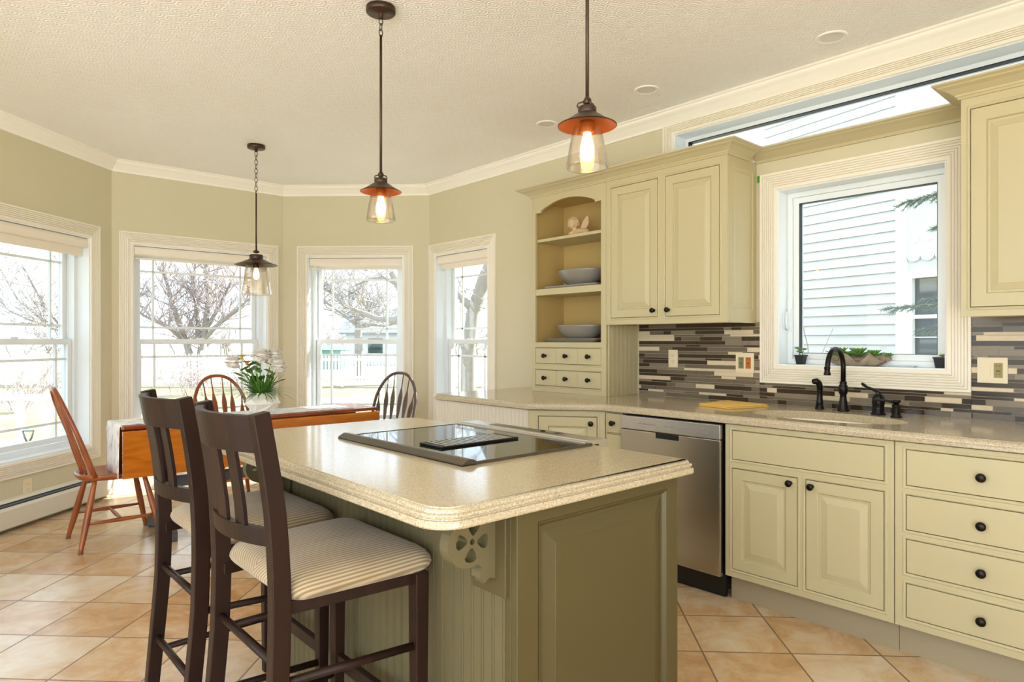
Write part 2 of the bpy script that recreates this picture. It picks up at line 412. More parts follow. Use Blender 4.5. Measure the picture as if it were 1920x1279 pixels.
wall('wall_far', FB, LB, [(winB[0], ZS0, winB[1], ZS1)])
wall('wall_corner', FC, LC, [(winC[0], ZS0, winC[1], ZS1)])
wall('wall_right', FD, YD+1.2, [(winD[0], ZS0, winD[1], ZS1), sinkO, tranO])
for nm, z0, z1, mt in (('floor', -.1, 0, 'floor'), ('ceiling', CE, CE+.1, 'ceil')):
    poly = [(-2.6, -1.4), (XW+.1, -1.4), (XW+.1, PCD.y+.05), (PBC.x+.05, PBC.y+.1), (PAB.x-.05, PAB.y+.1), (PA0.x-.1, PA0.y+.1), (-2.6, PA0.y)]
    mb = MB(); mb.prism(poly, z0, z1); tag(mb.build(nm, M[mt]), kind='structure')
mb = MB(); mb.box((.9, -1.5, 0), (XW+.18, -1.4, CE)); tag(mb.build('light_blocker_back', M['wall']), kind='structure')  # unseen stretch of wall, added and sized to hold back light from behind
# ceiling crown
CP = [(0, CE-.095), (.012, CE-.095), (.016, CE-.08), (.022, CE-.072), (.045, CE-.045), (.062, CE-.03), (.068, CE-.022), (.068, CE-.012), (.08, CE-.008), (.085, CE), (0, CE)]
mb = MB(); mould(mb, CP, [PA0, PAB, PBC, PCD, (XW, -1.2)]); tag(mb.build('trim_1', M['crown']), kind='structure')
# baseboards under the bay
mb = MB(); mould(mb, [(0, 0), (.015, 0), (.015, .12), (.008, .135), (0, .135)], [PAB, PBC, PCD, (XW, 3.86)]); tag(mb.build('baseboard_far', M['trim']), kind='structure')

def reed(base=.016, n=6, w=.105):
    pr = [(0, 0), (0, base)]
    x0, x1 = .012, w-.014; st = (x1-x0)/n
    pr.append((x0, base))
    for i in range(n):
        a = x0+i*st; pr += [(a+st*.15, base-.008), (a+st*.42, base-.0015), (a+st*.75, base), (a+st, base)]
    return pr+[(w-.004, base), (w, base-.004), (w, 0)]

def ring4(mb, u0, v0, u1, v1, t, w0, w1):
    mb.frame(u0, v0, u1, v1, [(u0+t, v0+t, u1-t, v1-t)], w0, w1)

def bay_window(idx, Fm, u, blind_label, blind_drop):
    u0, u1 = u; c = .105; z0, z1 = ZS0, ZS1
    w = bpy.data.objects.new('window_%d' % idx, None); COL.objects.link(w); w['kind'] = 'structure'
    org = Fm @ Vector(((u0+u1)/2, z0, 0)); w.location = org; WM[w.name] = Matrix.Translation(org)
    mb = MB(Fm); mb.rings(u0-c, z0-c, u1+c, z1+c, reed()); mb.build('casing', M['trim'], w)
    mb = MB(Fm); mb.frame(u0, z0, u1, z1, [(u0+.008, z0+.012, u1-.008, z1-.008)], -T-.02, .004)
    mb.frame(u0+.008, z0+.012, u1-.008, z1-.008, [(u0+.045, z0+.05, u1-.045, z1-.045)], -.2, -.095)
    for a in (u0+.045, u1-.045): mb.box((a-.003, z0+.05, -.15), (a+.003, z1-.045, -.142))
    mb.build('jamb', M['vinyl'], w)
    zm = 1.275; st = .042
    for nm, a, b, wp in (('upper_sash', zm-.022, z1-.05, -.175), ('lower_sash', z0+.055, zm+.022, -.13)):
        s0, s1 = u0+.047, u1-.047
        mb = MB(Fm); ring4(mb, s0, a, s1, b, st, wp-.018, wp+.018)
        sash = mb.build(nm, M['vinyl'], w, bevel=.003)
        g0, g1, h0, h1 = s0+st, s1-st, a+st, b-st
        mb = MB(Fm)
        for x in (g0+.105, g1-.105): mb.box((x-.009, h0, wp-.008), (x+.009, h1, wp+.006))
        for y in (h0+.105, h1-.115): mb.box((g0, y-.009, wp-.008), (g1, y+.009, wp+.006))
        mb.build('muntins', M['vinyl'], sash)
        mb = MB(Fm); mb.add([(g0, h0, wp), (g1, h0, wp), (g1, h1, wp), (g0, h1, wp)], [(0, 1, 2, 3)]); mb.build('pane', M['pane'], sash, fixn=False)
    mb = MB(Fm)
    mb.box(((u0+u1)/2-.03, zm+.022, -.112), ((u0+u1)/2+.03, zm+.034, -.1)); mb.build('sash_lock', M['vinyl'], w)
    # roller blind cassette
    p = Fm @ Vector(((u0+u1)/2, z1-.1, -.05))
    b = thing('roller_blind', blind_label, 'blind', p)
    mb = MB(Fm); a0, a1 = u0+.012, u1-.012
    prof = [(-.012, z1-.012), (-.004, z1-.03), (-.002, z1-.06), (-.008, z1-.078), (-.02, z1-.085), (-.075, z1-.085), (-.08, z1-.012)]
    mb.loops([[(a0, y, q) for q, y in prof], [(a1, y, q) for q, y in prof]], True, True, True)
    mb.build('valance', M['blind'], b)
    if blind_drop > .02:
        mb = MB(Fm); mb.box((a0+.012, z1-.087-blind_drop, -.05), (a1-.012, z1-.08, -.046)); mb.build('shade_cloth', M['blind'], b)
    mb = MB(Fm); mb.box((a0+.012, z1-.087-blind_drop-.014, -.056), (a1-.012, z1-.087-blind_drop, -.04)); mb.build('bottom_rail', M['blind'], b)
    return w
bay_window(1, FA, winA, 'cream roller blind over the big window behind the lone red-brown chair', .05)
bay_window(2, FB, winB, 'cream roller blind over the wide window behind the flower vase', .018)
bay_window(3, FC, winC, 'cream roller blind over the middle bay window behind the grey-brown chair', .018)
bay_window(4, FD, winD, 'cream roller blind over the narrow window nearest the hutch', .035)

# sink window
w5 = bpy.data.objects.new('window_5', None); COL.objects.link(w5); w5['kind'] = 'structure'
u0, z0, u1, z1 = sinkO; w5.location = FD @ Vector(((u0+u1)/2, z0, 0)); WM[w5.name] = Matrix.Translation(w5.location)
mb = MB(FD); mb.rings(u0-.103, z0-.103, u1+.103, z1+.103, reed(.018, 6, .103)); mb.build('casing', M['trim'], w5)
mb = MB(FD); mb.frame(u0, z0, u1, z1, [(u0+.006, z0+.006, u1-.006, z1-.006)], -T-.02, .006); mb.build('jamb', M['vinyl'], w5)
mb = MB(FD); ring4(mb, u0+.006, z0+.006, u1-.006, z1-.006, .03, -.19, -.1); ring4(mb, u0+.036, z0+.036, u1-.036, z1-.036, .034, -.175, -.115)
fr = mb.build('window_frame', M['vinyl'], w5, bevel=.003)
mb = MB(FD); a = .07; mb.add([(u0+a, z0+a-.03, -.15), (u1-a, z0+a-.03, -.15), (u1-a, z1-a, -.15), (u0+a, z1-a, -.15)], [(0, 1, 2, 3)]); mb.build('pane', M['pane'], w5, fixn=False)
mb = MB(FD); ring4(mb, u0+.068, z0+.068, u1-.068, z1-.068, .004, -.152, -.117); mb.build('gasket', M['black'], fr)
mb = MB(FD); mb.box((u0+.018, z0+.2, -.1), (u0+.032, z0+.33, -.085)); mb.tube([(u0+.025, z0+.215, -.085), (u0+.025, z0+.215, -.06), (u0+.025, z0+.235, -.05), (u0+.025, z0+.31, -.052)], .007, 8); mb.build('handle', M['vinyl'], w5)
# transom
w6 = bpy.data.objects.new('window_6', None); COL.objects.link(w6); w6['kind'] = 'structure'
u0, z0, u1, z1 = tranO; w6.location = FD @ Vector((u0, z0, 0)); WM[w6.name] = Matrix.Translation(w6.location)
mb = MB(FD); mb.rings(u0-.085, z0-.085, u1+.085, z1+.085, reed(.016, 6, .085)); mb.build('casing', M['trim'], w6)
mb = MB(FD); mb.frame(u0, z0, u1, z1, [(u0+.006, z0+.006, u1-.006, z1-.006)], -T-.02, .006); mb.build('jamb', M['vinyl'], w6)
mb = MB(FD); ring4(mb, u0+.006, z0+.006, u1-.006, z1-.006, .028, -.18, -.11); fr = mb.build('window_frame', M['vinyl'], w6, bevel=.003)
mb = MB(FD); ring4(mb, u0+.032, z0+.032, u1-.032, z1-.032, .005, -.15, -.108); mb.build('gasket', M['black'], fr)
mb = MB(FD); mb.add([(u0+.03, z0+.03, -.14), (u1-.03, z0+.03, -.14), (u1-.03, z1-.03, -.14), (u0+.03, z1-.03, -.14)], [(0, 1, 2, 3)]); mb.build('pane', M['pane'], w6, fixn=False)

# ------------------------------------------------------------------ cabinet helpers
def knob_mb(mb, u, v, w=0., r=.0155):   # in the current (u,v,w) frame, axis w
    mb.lathe([(r*.62, w), (r*.62, w+.003), (r*.4, w+.006), (r*.38, w+.013), (r*.75, w+.017), (r, w+.022), (r*1.02, w+.026), (r*.85, w+.031), (r*.45, w+.0335), (.0005, w+.034)], (u, v, 0), 18)
RP = lambda st: [(0, -.018), (0, -.001), (.001, 0), (st-.006, 0), (st-.003, -.004), (st-.001, -.0105), (st+.008, -.011), (st+.009, -.0085), (st+.034, -.0015), (st+.036, 0)]
def door(Fm, u0, v0, u1, v1, parent, mat, st=.055, kn=None, kr=.0155, name='door'):
    g = .0032; mb = MB(Fm); mb.rings(u0+g, v0+g, u1-g, v1-g, RP(st), cap=True); d = mb.build(name, mat, parent)
    if kn:
        mb = MB(Fm); knob_mb(mb, kn[0], kn[1], 0, kr); mb.build('knob', M['bronze'], d)
    return d
def drawer(Fm, u0, v0, u1, v1, parent, mat, kn=(), name='drawer', kr=.0155):
    g = .003; mb = MB(Fm); mb.rings(u0+g, v0+g, u1-g, v1-g, [(0, -.018), (0, -.0015), (.0015, 0)], cap=True); d = mb.build(name, mat, parent)
    for k in kn:
        mb = MB(Fm); knob_mb(mb, k[0], k[1], 0, kr); mb.build('knob', M['bronze'], d)
    return d
def facing(mb, u0, v0, u1, v1, opens, t=.02, bead=True):
    mb.frame(u0, v0, u1, v1, opens, -t, 0)
    if bead:
        for o in opens: mb.rings(o[0]-.012, o[1]-.012, o[2]+.012, o[3]+.012, [(0, 0), (.002, .0025), (.007, .003), (.0095, .001), (.0105, -.001), (.012, -.001)])
def beadboard(mb, u0, v0, u1, v1, pitch=.04, t=.008, g=.004):
    n = max(1, round((u1-u0)/pitch)); p = (u1-u0)/n
    pr = []
    for i in range(n):
        a = u0+i*p; pr += [(a, t-g), (a+.0016, t), (a+p-.0105, t), (a+p-.009, t-g*.8), (a+p-.0075, t-g*.1), (a+p-.0045, t), (a+p-.0015, t-g*.1)]
    pr.append((u1, t-g))
    mb.loops([[(x, v0, w) for x, w in pr], [(x, v1, w) for x, w in pr]], closed=False)
    mb.box((u0, v0, -.004), (u1, v1, t-g-.0005))
def fd(y): return F((0, y, 0), (0, -1))

# ------------------------------------------------------------------ base cabinets on the window wall
XC, ZB, ZT = 2.955, .127, .872
def at(x, y): return F((x, y, 0), (0, -1))
# sink cabinet
c = thing('sink_cabinet', 'cream base cabinet with two doors under the sink', 'cabinet', (3.3, 1.33, 0))
Fm = at(XC, 1.71); W = .756
mb = MB(Fm); mb.box((0, ZB, -.7), (.018, ZT, -.02)); mb.box((W-.018, ZB, -.7), (W, ZT, -.02)); mb.box((0, ZB, -.7), (W, ZB+.02, -.02)); mb.box((0, ZB, -.71), (W, ZT-.1, -.7)); mb.build('body', M['cab'], c)
o = [(.035, .701, .720, .845), (.035, .165, .3585, .660), (.3945, .165, .720, .660)]
mb = MB(Fm); facing(mb, 0, ZB, W, ZT, o); mb.build('face_frame', M['cab'], c, bevel=.0015)
drawer(Fm, *o[0], c, M['cab'], name='false_front')
door(Fm, *o[1], c, M['cab'], kn=(.327, .632)); door(Fm, *o[2], c, M['cab'], kn=(.424, .632))
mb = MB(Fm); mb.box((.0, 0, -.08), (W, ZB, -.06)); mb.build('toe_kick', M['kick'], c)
# drawer cabinet
c = thing('drawer_cabinet', 'cream base cabinet with four stacked drawers, right of the sink doors', 'cabinet', (3.3, .65, 0))
Fm = at(XC, .952); W = .592
mb = MB(Fm); mb.box((0.001, ZB, -.7), (W, ZT, -.022)); mb.build('body', M['cab'], c)
zz = [(.697, .844), (.518, .661), (.345, .483), (.165, .305)]
o = [(.041, a, .556, b) for a, b in zz]
mb = MB(Fm); facing(mb, .0015, ZB, W, ZT, o); mb.build('face_frame', M['cab'], c, bevel=.0015)
for q in o: drawer(Fm, *q, c, M['cab'], kn=[((q[0]+q[2])/2, (q[1]+q[3])/2)], kr=.017)
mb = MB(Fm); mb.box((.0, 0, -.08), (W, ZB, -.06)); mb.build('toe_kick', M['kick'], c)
# narrow cabinet
c = thing('narrow_cabinet', 'slim cream base cabinet squeezed between the dishwasher and the corner cabinet', 'cabinet', (3.3, 2.41, 0))
Fm = at(XC, 2.474); W = .126
mb = MB(Fm); mb.box((0.02, ZB, -.6), (W, ZT, -.022)); mb.build('body', M['cab'], c)
mb = MB(Fm); mb.frame(0, ZB, W, ZT, [(.006, .165, W-.006, .748), (.006, .752, W-.006, .868)], -.02, -.004); mb.build('face_frame', M['cab'], c)
drawer(Fm, .006, .752, W-.006, .868, c, M['cab'], kn=[(W/2, .81)])
drawer(Fm, .006, .165, W-.006, .748, c, M['cab'], name='door')
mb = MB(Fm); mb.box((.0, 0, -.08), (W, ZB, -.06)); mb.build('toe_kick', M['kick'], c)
# corner cabinet, set diagonally, with its beadboard peninsula back
D1, D2 = Vector((2.955, 2.476)), Vector((2.685, 2.832))
c = thing('corner_cabinet', 'cream corner base cabinet with one door and beadboard back on the peninsula', 'cabinet', (3.2, 3.2, 0))
mb = MB(); ins = [(D1.x+.02, D1.y+.008), (3.68, D1.y+.008), (3.68, 3.755), (D2.x+.012, 3.755), (D2.x+.012, D2.y+.02)]
mb.prism(ins, ZB, ZT); mb.prism([(D1.x+.08, D1.y+.02), (3.68, D1.y+.02), (3.68, 3.74), (D2.x+.012, 3.74), (D2.x+.012, D2.y+.09)], 0, ZB); mb.build('body', M['cab'], c)
Fm = F((D2.x, D2.y, 0), D1-D2); W = (D1-D2).length
o = [(.055, .165, W-.045, .838)]
mb = MB(Fm); facing(mb, 0, ZB, W, ZT, o); mb.build('face_frame', M['cab'], c, bevel=.0015)
door(Fm, *o[0], c, M['cab'], kn=(W-.082, .80), st=.06)
Fm = at(D2.x, 3.76)
mb = MB(Fm); beadboard(mb, 0, .0, 3.76-D2.y, ZT, .036, .01); mb.build('beadboard_back', M['bead'], c)
# worktop
Z0, Z1 = .876, .914
edge = [(.012, Z0), (.003, Z0+.001), (0, Z0+.004), (0, Z0+.014), (.003, Z0+.018), (.006, Z0+.019), (.0065, Z0+.023), (.009, Z0+.03), (.014, Z0+.0345), (.02, Z0+.036), (.021, Z1)]
poly = [(2.93, .34), (3.688, .34), (3.688, 3.845), (2.655, 3.80), (2.655, 2.822), (2.93, 2.462)]
poly = roundpoly(poly, [0, 0, 0, .06, .02, .03], 6)
hole = circ(3.255, 1.355, .205, .36, 48)
c = thing('worktop', 'long speckled beige stone worktop under the window and out onto the peninsula', 'worktop', (3.2, 2, .876))
mb = MB(); slab(mb, poly, edge, [hole]); mb.build('stone_top', M['stone'], c)
# sink bowl
c = thing('sink', 'oval biscuit undermount sink set in the worktop behind the faucet', 'sink', (3.255, 1.355, .7))
mb = MB(); L = []
for k, (f, z) in enumerate([(1.06, Z0-.0005), (1.0, Z0-.0005), (.99, Z0-.006), (.97, .84), (.94, .75), (.86, .71), (.6, .697), (.12, .69)]):
    L.append([(x, y, z) for x, y in circ(3.255, 1.355, .205*f, .36*f, 48)])
mb.loops(L, True, False, True, True); mb.build('basin', M['sink'], c)
mb = MB(); mb.lathe([(.04, .6905), (.04, .6935), (.028, .6945), (.02, .692), (.001, .692)], (3.255, 1.355, 0), 20); mb.build('drain', M['steel2'], c)

# dishwasher
c = thing('dishwasher', 'stainless steel dishwasher under the worktop left of the sink cabinet', 'dishwasher', (3.2, 2.03, 0))
Fm = at(2.955, 2.34); W = .618
mb = MB(Fm); mb.box((.004, .115, -.6), (W, .868, .0)); mb.build('tub', M['black'], c)
mb = MB(Fm); mb.box((.0, .117, .001), (W, .79, .028)); d = mb.build('door', M['steel'], c, bevel=.004)
mb = MB(Fm); mb.box((.0, .793, .001), (W, .866, .03)); p = mb.build('control_panel', M['steel2'], c, bevel=.003)
mb = MB(Fm); mb.box((W/2-.075, .758, .02), (W/2+.075, .792, .0285)); mb.build('handle_pocket', M['black'], d, bevel=.004)
mb = MB(Fm)
for k in range(14): mb.box((.12+k*.0085, .826, .03), (.126+k*.0085, .831+.003*(k % 3), .0303))
mb.build('button_marks', M['marks'], p); mb = MB(Fm)
for k in range(18): mb.box((.29+k*.0095, .825, .03), (.2955+k*.0095, .83+.004*(k % 2), .0303))
for k in range(12):
    a = k % 6; mb.box((.475+a*.014, .818+.018*(k//6), .03), (.482+a*.014, .824+.018*(k//6), .0303))
mb.build('button_marks', M['marks'], p)
mb = MB(Fm); mb.box((.004, 0.005, -.05), (W-.004, .115, -.03)); mb.build('kick_plate', M['black'], c)

# ------------------------------------------------------------------ hutch and wall cabinets
XU = 3.36; ZU = 1.385; ZC = 2.33; DP = XW-.002-XU
YH0, YH1 = 3.509, 2.806
c = thing('hutch', 'cream open shelf hutch with six small drawers standing on the worktop', 'hutch', (3.52, 3.16, .914)); hutch = c
Fm = at(XU, YH0); W = YH0-YH1
mb = MB(Fm)
mb.box((0, .9145, -DP), (.02, ZC, -.02)); mb.box((W-.02, .9145, -DP), (W-.002, ZC, -.02)); mb.box((.02, .9145, -DP), (W-.02, ZC, -DP+.012)); mb.box((.02, 2.3, -DP+.012), (W-.02, ZC, -.02))
mb.box((.02, 1.25, -DP+.012), (W-.02, 1.271, -.02)); mb.box((.02, .9145, -DP+.012), (W-.02, .93, -.02))
for k in range(18): mb.box((.0202, 1.32+k*.05, -.06), (.0206, 1.326+k*.05, -.054))
mb.build('carcass', M['cabin'], c)
a0, a1 = .034, W-.044
zs = 2.213
arch = [(a0, zs), (a0+.055, zs)]+[(a0+.055+(a1-a0-.11)*k/14, zs+.012+.058*math.sin(PI*k/14)**.8) for k in range(15)]+[(a1-.055, zs), (a1, zs)]
mb = MB(Fm)
mb.frame(0, .9145, W, zs, [(a0, 1.271, a1, zs), (a0, 1.116, a1, 1.232), (a0, .957, a1, 1.073)], -.02, 0)
mb.prism([(0, ZC), (0, zs)]+arch+[(W, zs), (W, ZC)], -.02, 0)
for q in ((a0, 1.116, a1, 1.232), (a0, .957, a1, 1.073)): mb.rings(q[0]-.01, q[1]-.01, q[2]+.01, q[3]+.01, [(0, 0), (.002, .0025), (.006, .003), (.0085, 0), (.01, -.001)])
mb.build('face_frame', M['cab'], c)
mb = MB(Fm); mb.box((.021, 2.003, -DP+.013), (W-.021, 2.023, -.022)); mb.build('shelf', M['cab'], c)
mb = MB(Fm); mb.box((.021, 1.612, -DP+.013), (W-.021, 1.657, -.004)); mb.build('shelf', M['cab'], c)
dw = (a1-a0)/3
for v0, v1 in ((1.116, 1.232), (.957, 1.073)):
    for k in range(3):
        drawer(Fm, a0+k*dw-(.002 if k else 0), v0, a0+(k+1)*dw+(.002 if k < 2 else 0), v1, c, M['cab'], kn=[(a0+(k+.5)*dw, (v0+v1)/2)], kr=.016)
mb = MB(F((XU+.02, YH1, 0), (1, 0))); beadboard(mb, 0, .9145, DP-.02, ZU, .042, .007); mb.build('beadboard_side', M['cab'], c)

def crown(c, path, side=1):
    pr = [(0, ZC-.004), (.008, ZC-.004), (.012, ZC+.004), (.018, ZC+.008), (.02, ZC+.014), (.05, ZC+.034), (.07, ZC+.042), (.074, ZC+.047), (.08, ZC+.05), (.09, ZC+.054), (.09, ZC+.062), (0, ZC+.062)]
    mb = MB(); mould(mb, pr, path, side); return mb.build('crown', M['cab'], c)
crown(c, [(XW-.002, YH0), (XU, YH0), (XU, YH1)], 1)
# left wall cabinet
c = thing('wall_cabinet', 'cream two door wall cabinet beside the open shelf hutch', 'cabinet', (3.52, 2.37, ZU)); wcab = c
YL0, YL1 = 2.805, 1.931; Fm = at(XU, YL0); W = YL0-YL1
mb = MB(Fm); mb.box((.001, ZU+.01, -DP), (W-.006, ZC, -.022)); mb.build('body', M['cab'], c)
o = [(.037, 1.428, .405, 2.278), (.458, 1.428, .825, 2.278)]
mb = MB(Fm); facing(mb, 0, ZU, W, ZC, o); mb.build('face_frame', M['cab'], c, bevel=.0012)
door(Fm, *o[0], c, M['cab'], kn=(.378, 1.468)); door(Fm, *o[1], c, M['cab'], kn=(.485, 1.468))
Fs = F((XU, YL1, 0), (1, 0))
mb = MB(Fs); mb.frame(.0202, ZU, DP, ZC, [(.06, ZU+.08, DP-.04, ZC-.06)], -.006, 0); mb.rings(.06, ZU+.08, DP-.04, ZC-.06, [(0, 0), (.006, -.004), (.014, -.005), (.03, -.001), (.034, -.001)], cap=True); mb.build('side_panel', M['cab'], c)
crown(c, [(XU, YL0), (XU, YL1), (XW-.1, YL1)], 1)
# right wall cabinet
c = thing('wall_cabinet', 'cream wall cabinet right of the sink window, cut by the photo edge', 'cabinet', (3.52, .6, ZU))
YR0, YR1 = .821, .36; Fm = at(XU, YR0); W = YR0-YR1
mb = MB(Fm); mb.box((.001, ZU+.01, -DP), (W, ZC, -.022)); mb.build('body', M['cab'], c)
ZC2 = ZC
o = [(.034, 1.424, W-.034, 2.278)]
mb = MB(Fm); facing(mb, 0, ZU, W, ZC, o); mb.build('face_frame', M['cab'], c, bevel=.0012)
door(Fm, *o[0], c, M['cab'], kn=(W-.06, 1.468), st=.06)
crown(c, [(XW-.1, YR0), (XU, YR0), (XU, YR1)], 1)
# moulding bridging over the window
pr = [(0, ZC-.004), (.012, ZC-.004), (.018, ZC+.01), (.03, ZC+.018), (.06, ZC+.036), (.08, ZC+.044), (.086, ZC+.05), (.1, ZC+.054), (.1, ZC+.062), (0, ZC+.062)]
mb = MB(); mould(mb, pr, [(XW-.001, YL1-.002), (XW-.001, YR0+.002)], 1); tag(mb.build('trim_2', M['cab']), kind='structure')

# ------------------------------------------------------------------ mosaic backsplash
rnd = random.Random(5)
def splash(name, ya, yb, za, zb, notch=None):
    Fm = at(XW, ya); W = ya-yb
    mb = MB(Fm); mb.m = 0
    mb.box((0, za, .0), (W, zb, .004))
    z = za; r = 0
    pat = [.027, .015, .024, .027, .014, .025, .018]
    while z < zb-.004:
        h = min(pat[r % 7], zb-z); r += 1
        u = -rnd.random()*.1
        while u < W:
            l = rnd.choice([.06, .1, .14, .18, .24, .3])*rnd.uniform(.85, 1.15)
            a, b = max(0, u), min(W, u+l-.0022)
            if b-a > .004:
                k = rnd.random(); mb.m = 1 if k < .30 else 2 if k < .6 else 4 if k < .8 else 3
                t = .0075 if mb.m != 3 else .007
                mb.box((a, z+.001, .003), (b, z+h-.0014, t))
            u += l
        z += h
    o = mb.build(name, [M['grout'], M['tdark'], M['tmid'], M['tlight'], M['tgrey']])
    return tag(o, kind='structure')
splash('wall_tiles_left', 2.783, 1.909, .9145, ZU+.01)
splash('wall_tiles_middle', 1.908, .858, .9145, 1.035)
splash('wall_tiles_right', .857, .34, .9145, ZU+.01)

# ------------------------------------------------------------------ outlets
def outlet(name, label, Fm, u, v, gang, kinds, grp=None):
    p = Fm @ Vector((u, v, 0)); c = thing(name, label, 'outlet', p)
    w, h = (.07, .115) if gang == 1 else (.116, .118)
    mb = MB(Fm); mb.box((u-w/2, v-h/2, 0), (u+w/2, v+h/2, .006))
    for du in ([0] if gang == 1 else [-.023, .023]):
        for dv in (-.048, .048): mb.lathe([(.003, .006), (.003, .0068), (.0005, .007)], (u+du, v+dv, 0), 8)
    mb.build('cover_plate', M['outlet'], c, bevel=.002)
    for k, kd in enumerate(kinds):
        du = 0 if gang == 1 else (-.023, .023)[k]
        if kd == 'duplex':
            for dv in (-.02, .02):
                mb = MB(Fm); mb.m = 0; mb.prism(roundpoly([(u+du-.016, v+dv-.0145), (u+du+.016, v+dv-.0145), (u+du+.016, v+dv+.0145), (u+du-.016, v+dv+.0145)], .007, 4), .005, .008)
                mb.m = 1
                for s_ in (-.006, .006): mb.box((u+du+s_-.001, v+dv-.001, .0078), (u+du+s_+.001, v+dv+.007, .0084))
                mb.box((u+du-.002, v+dv-.009, .0078), (u+du+.002, v+dv-.006, .0084)); mb.build('socket', [M['outlet'], M['black']], c)
        else:
            mt = {'rocker': M['outlet'], 'brass': M['brass'], 'amber': M['orange'], 'olive': M['olivein']}[kd]
            mb = MB(Fm); mb.m = 0; mb.box((u+du-.0165, v-.034, .005), (u+du+.0165, v+.034, .008)); mb.m = 1
            if kd != 'rocker':
                for dv in (-.021, .017):
                    for s_ in (-.006, .006): mb.box((u+du+s_-.001, v+dv, .0078), (u+du+s_+.001, v+dv+.008, .0084))
                mb.box((u+du-.008, v-.005, .0078), (u+du+.008, v+.0, .0084))
            else: mb.box((u+du-.0155, v+.0005, .0079), (u+du+.0155, v+.001, .0082)); 
            mb.build('switch' if kd == 'rocker' else 'socket', [mt, M['outlet'] if kd == 'rocker' else M['black']], c)
Ft = at(XW-.0075, YD)
outlet('wall_outlet', 'single almond outlet in the mosaic under the two door wall cabinet', Ft, YD-2.505, 1.165, 1, ['duplex'])
outlet('wall_outlet', 'double outlet plate with olive and amber inserts beside the sink window casing', Ft, YD-2.0, 1.149, 2, ['olive', 'amber'])
outlet('switch_plate', 'double plate with white switch and brass outlet under the right wall cabinet', Ft, YD-.775, 1.145, 2, ['rocker', 'brass'])
outlet('wall_outlet', 'single almond outlet on the wall above the baseboard heater', FA, 4.2-.864, .258, 1, ['duplex'])
tag_o = MB(at(XW-.0005, 1.931)); tag_o.box((.004, 2.215, -.0002), (.03, 2.255, .0015)); tag(tag_o.build('masking_tape', M['tape']), 'scrap of green masking tape stuck on the wall over the sink window corner', 'tape')
# magnets/hinge marks left of the hutch stay in the wall: none

# ------------------------------------------------------------------ faucet group
zt = Z1
def fthing(n, lab, cat, x, y): return thing(n, lab, cat, (x, y, zt))
c = fthing('faucet', 'tall dark bronze gooseneck faucet in front of the sink window', 'faucet', 3.59, 1.40); x, y = 3.59, 1.40
mb = MB(); mb.lathe([(.03, zt), (.031, zt+.004), (.027, zt+.01), (.026, zt+.016), (.022, zt+.03), (.0165, zt+.07), (.0155, zt+.085), (.02, zt+.092), (.021, zt+.1), (.024, zt+.112), (.022, zt+.13), (.016, zt+.142), (.018, zt+.147), (.018, zt+.152), (.0135, zt+.156)], (x, y, 0), 20); mb.build('base', M['bronze'], c)
pts = [(x, y, zt+.15), (x, y, zt+.235)]+[(x-.085+.085*math.cos(PI*k/12), y+.01*k/12, zt+.235+.09*math.sin(PI*k/12)) for k in range(1, 13)]+[(x-.172, y+.011, zt+.215)]
mb = MB(); mb.tube(pts, .0125, 12); mb.build('spout', M['bronze'], c)
mb = MB(); mb.lathe([(.0125, zt+.235), (.0155, zt+.232), (.0155, zt+.227), (.0135, zt+.222), (.0135, zt+.21), (.017, zt+.2), (.017, zt+.193), (.011, zt+.192)], (x-.171, y+.011, 0), 16); mb.build('spout_tip', M['bronze'], c)
c = fthing('side_spray', 'short dark bronze side spray left of the gooseneck faucet', 'faucet', 3.6, 1.525); x, y = 3.6, 1.525
mb = MB(); mb.lathe([(.024, zt), (.025, zt+.004), (.02, zt+.012), (.019, zt+.02), (.0165, zt+.022), (.0165, zt+.026), (.019, zt+.03), (.017, zt+.04), (.0145, zt+.06), (.015, zt+.1), (.0165, zt+.105)], (x, y, 0), 16); mb.build('holder', M['bronze'], c)
mb = MB(); mb.tube([(x, y, zt+.1), (x, y, zt+.125), (x-.004, y+.004, zt+.14), (x-.016, y+.012, zt+.15), (x-.03, y+.022, zt+.147)], [.015, .0155, .017, .0175, .014], 12); mb.build('spray_head', M['bronze'], c)
c = fthing('faucet_lever', 'dark bronze lever handle right of the gooseneck faucet', 'faucet', 3.545, 1.215); x, y = 3.545, 1.215
mb = MB(); mb.lathe([(.033, zt), (.034, zt+.005), (.028, zt+.012), (.0265, zt+.018), (.0275, zt+.022), (.026, zt+.03), (.027, zt+.05), (.0295, zt+.062), (.027, zt+.075), (.0285, zt+.082), (.022, zt+.098), (.008, zt+.108), (.001, zt+.11)], (x, y, 0), 20); mb.build('base', M['bronze'], c)
mb = MB(); mb.tube([(x, y-.005, zt+.1), (x+.01, y+.012, zt+.116), (x+.02, y+.035, zt+.124), (x+.035, y+.065, zt+.132), (x+.045, y+.085, zt+.142), (x+.05, y+.095, zt+.148)], [.012, .009, .007, .006, .009, .006], 10); mb.build('lever', M['bronze'], c)
c = fthing('soap_dispenser', 'dark bronze soap dispenser, rightmost of the sink fittings', 'dispenser', 3.475, 1.112); x, y = 3.475, 1.112
mb = MB(); mb.lathe([(.024, zt), (.025, zt+.004), (.019, zt+.012), (.0175, zt+.018), (.0185, zt+.022), (.0175, zt+.03), (.018, zt+.052), (.0195, zt+.056), (.0175, zt+.062)], (x, y, 0), 16); mb.build('base', M['bronze'], c)
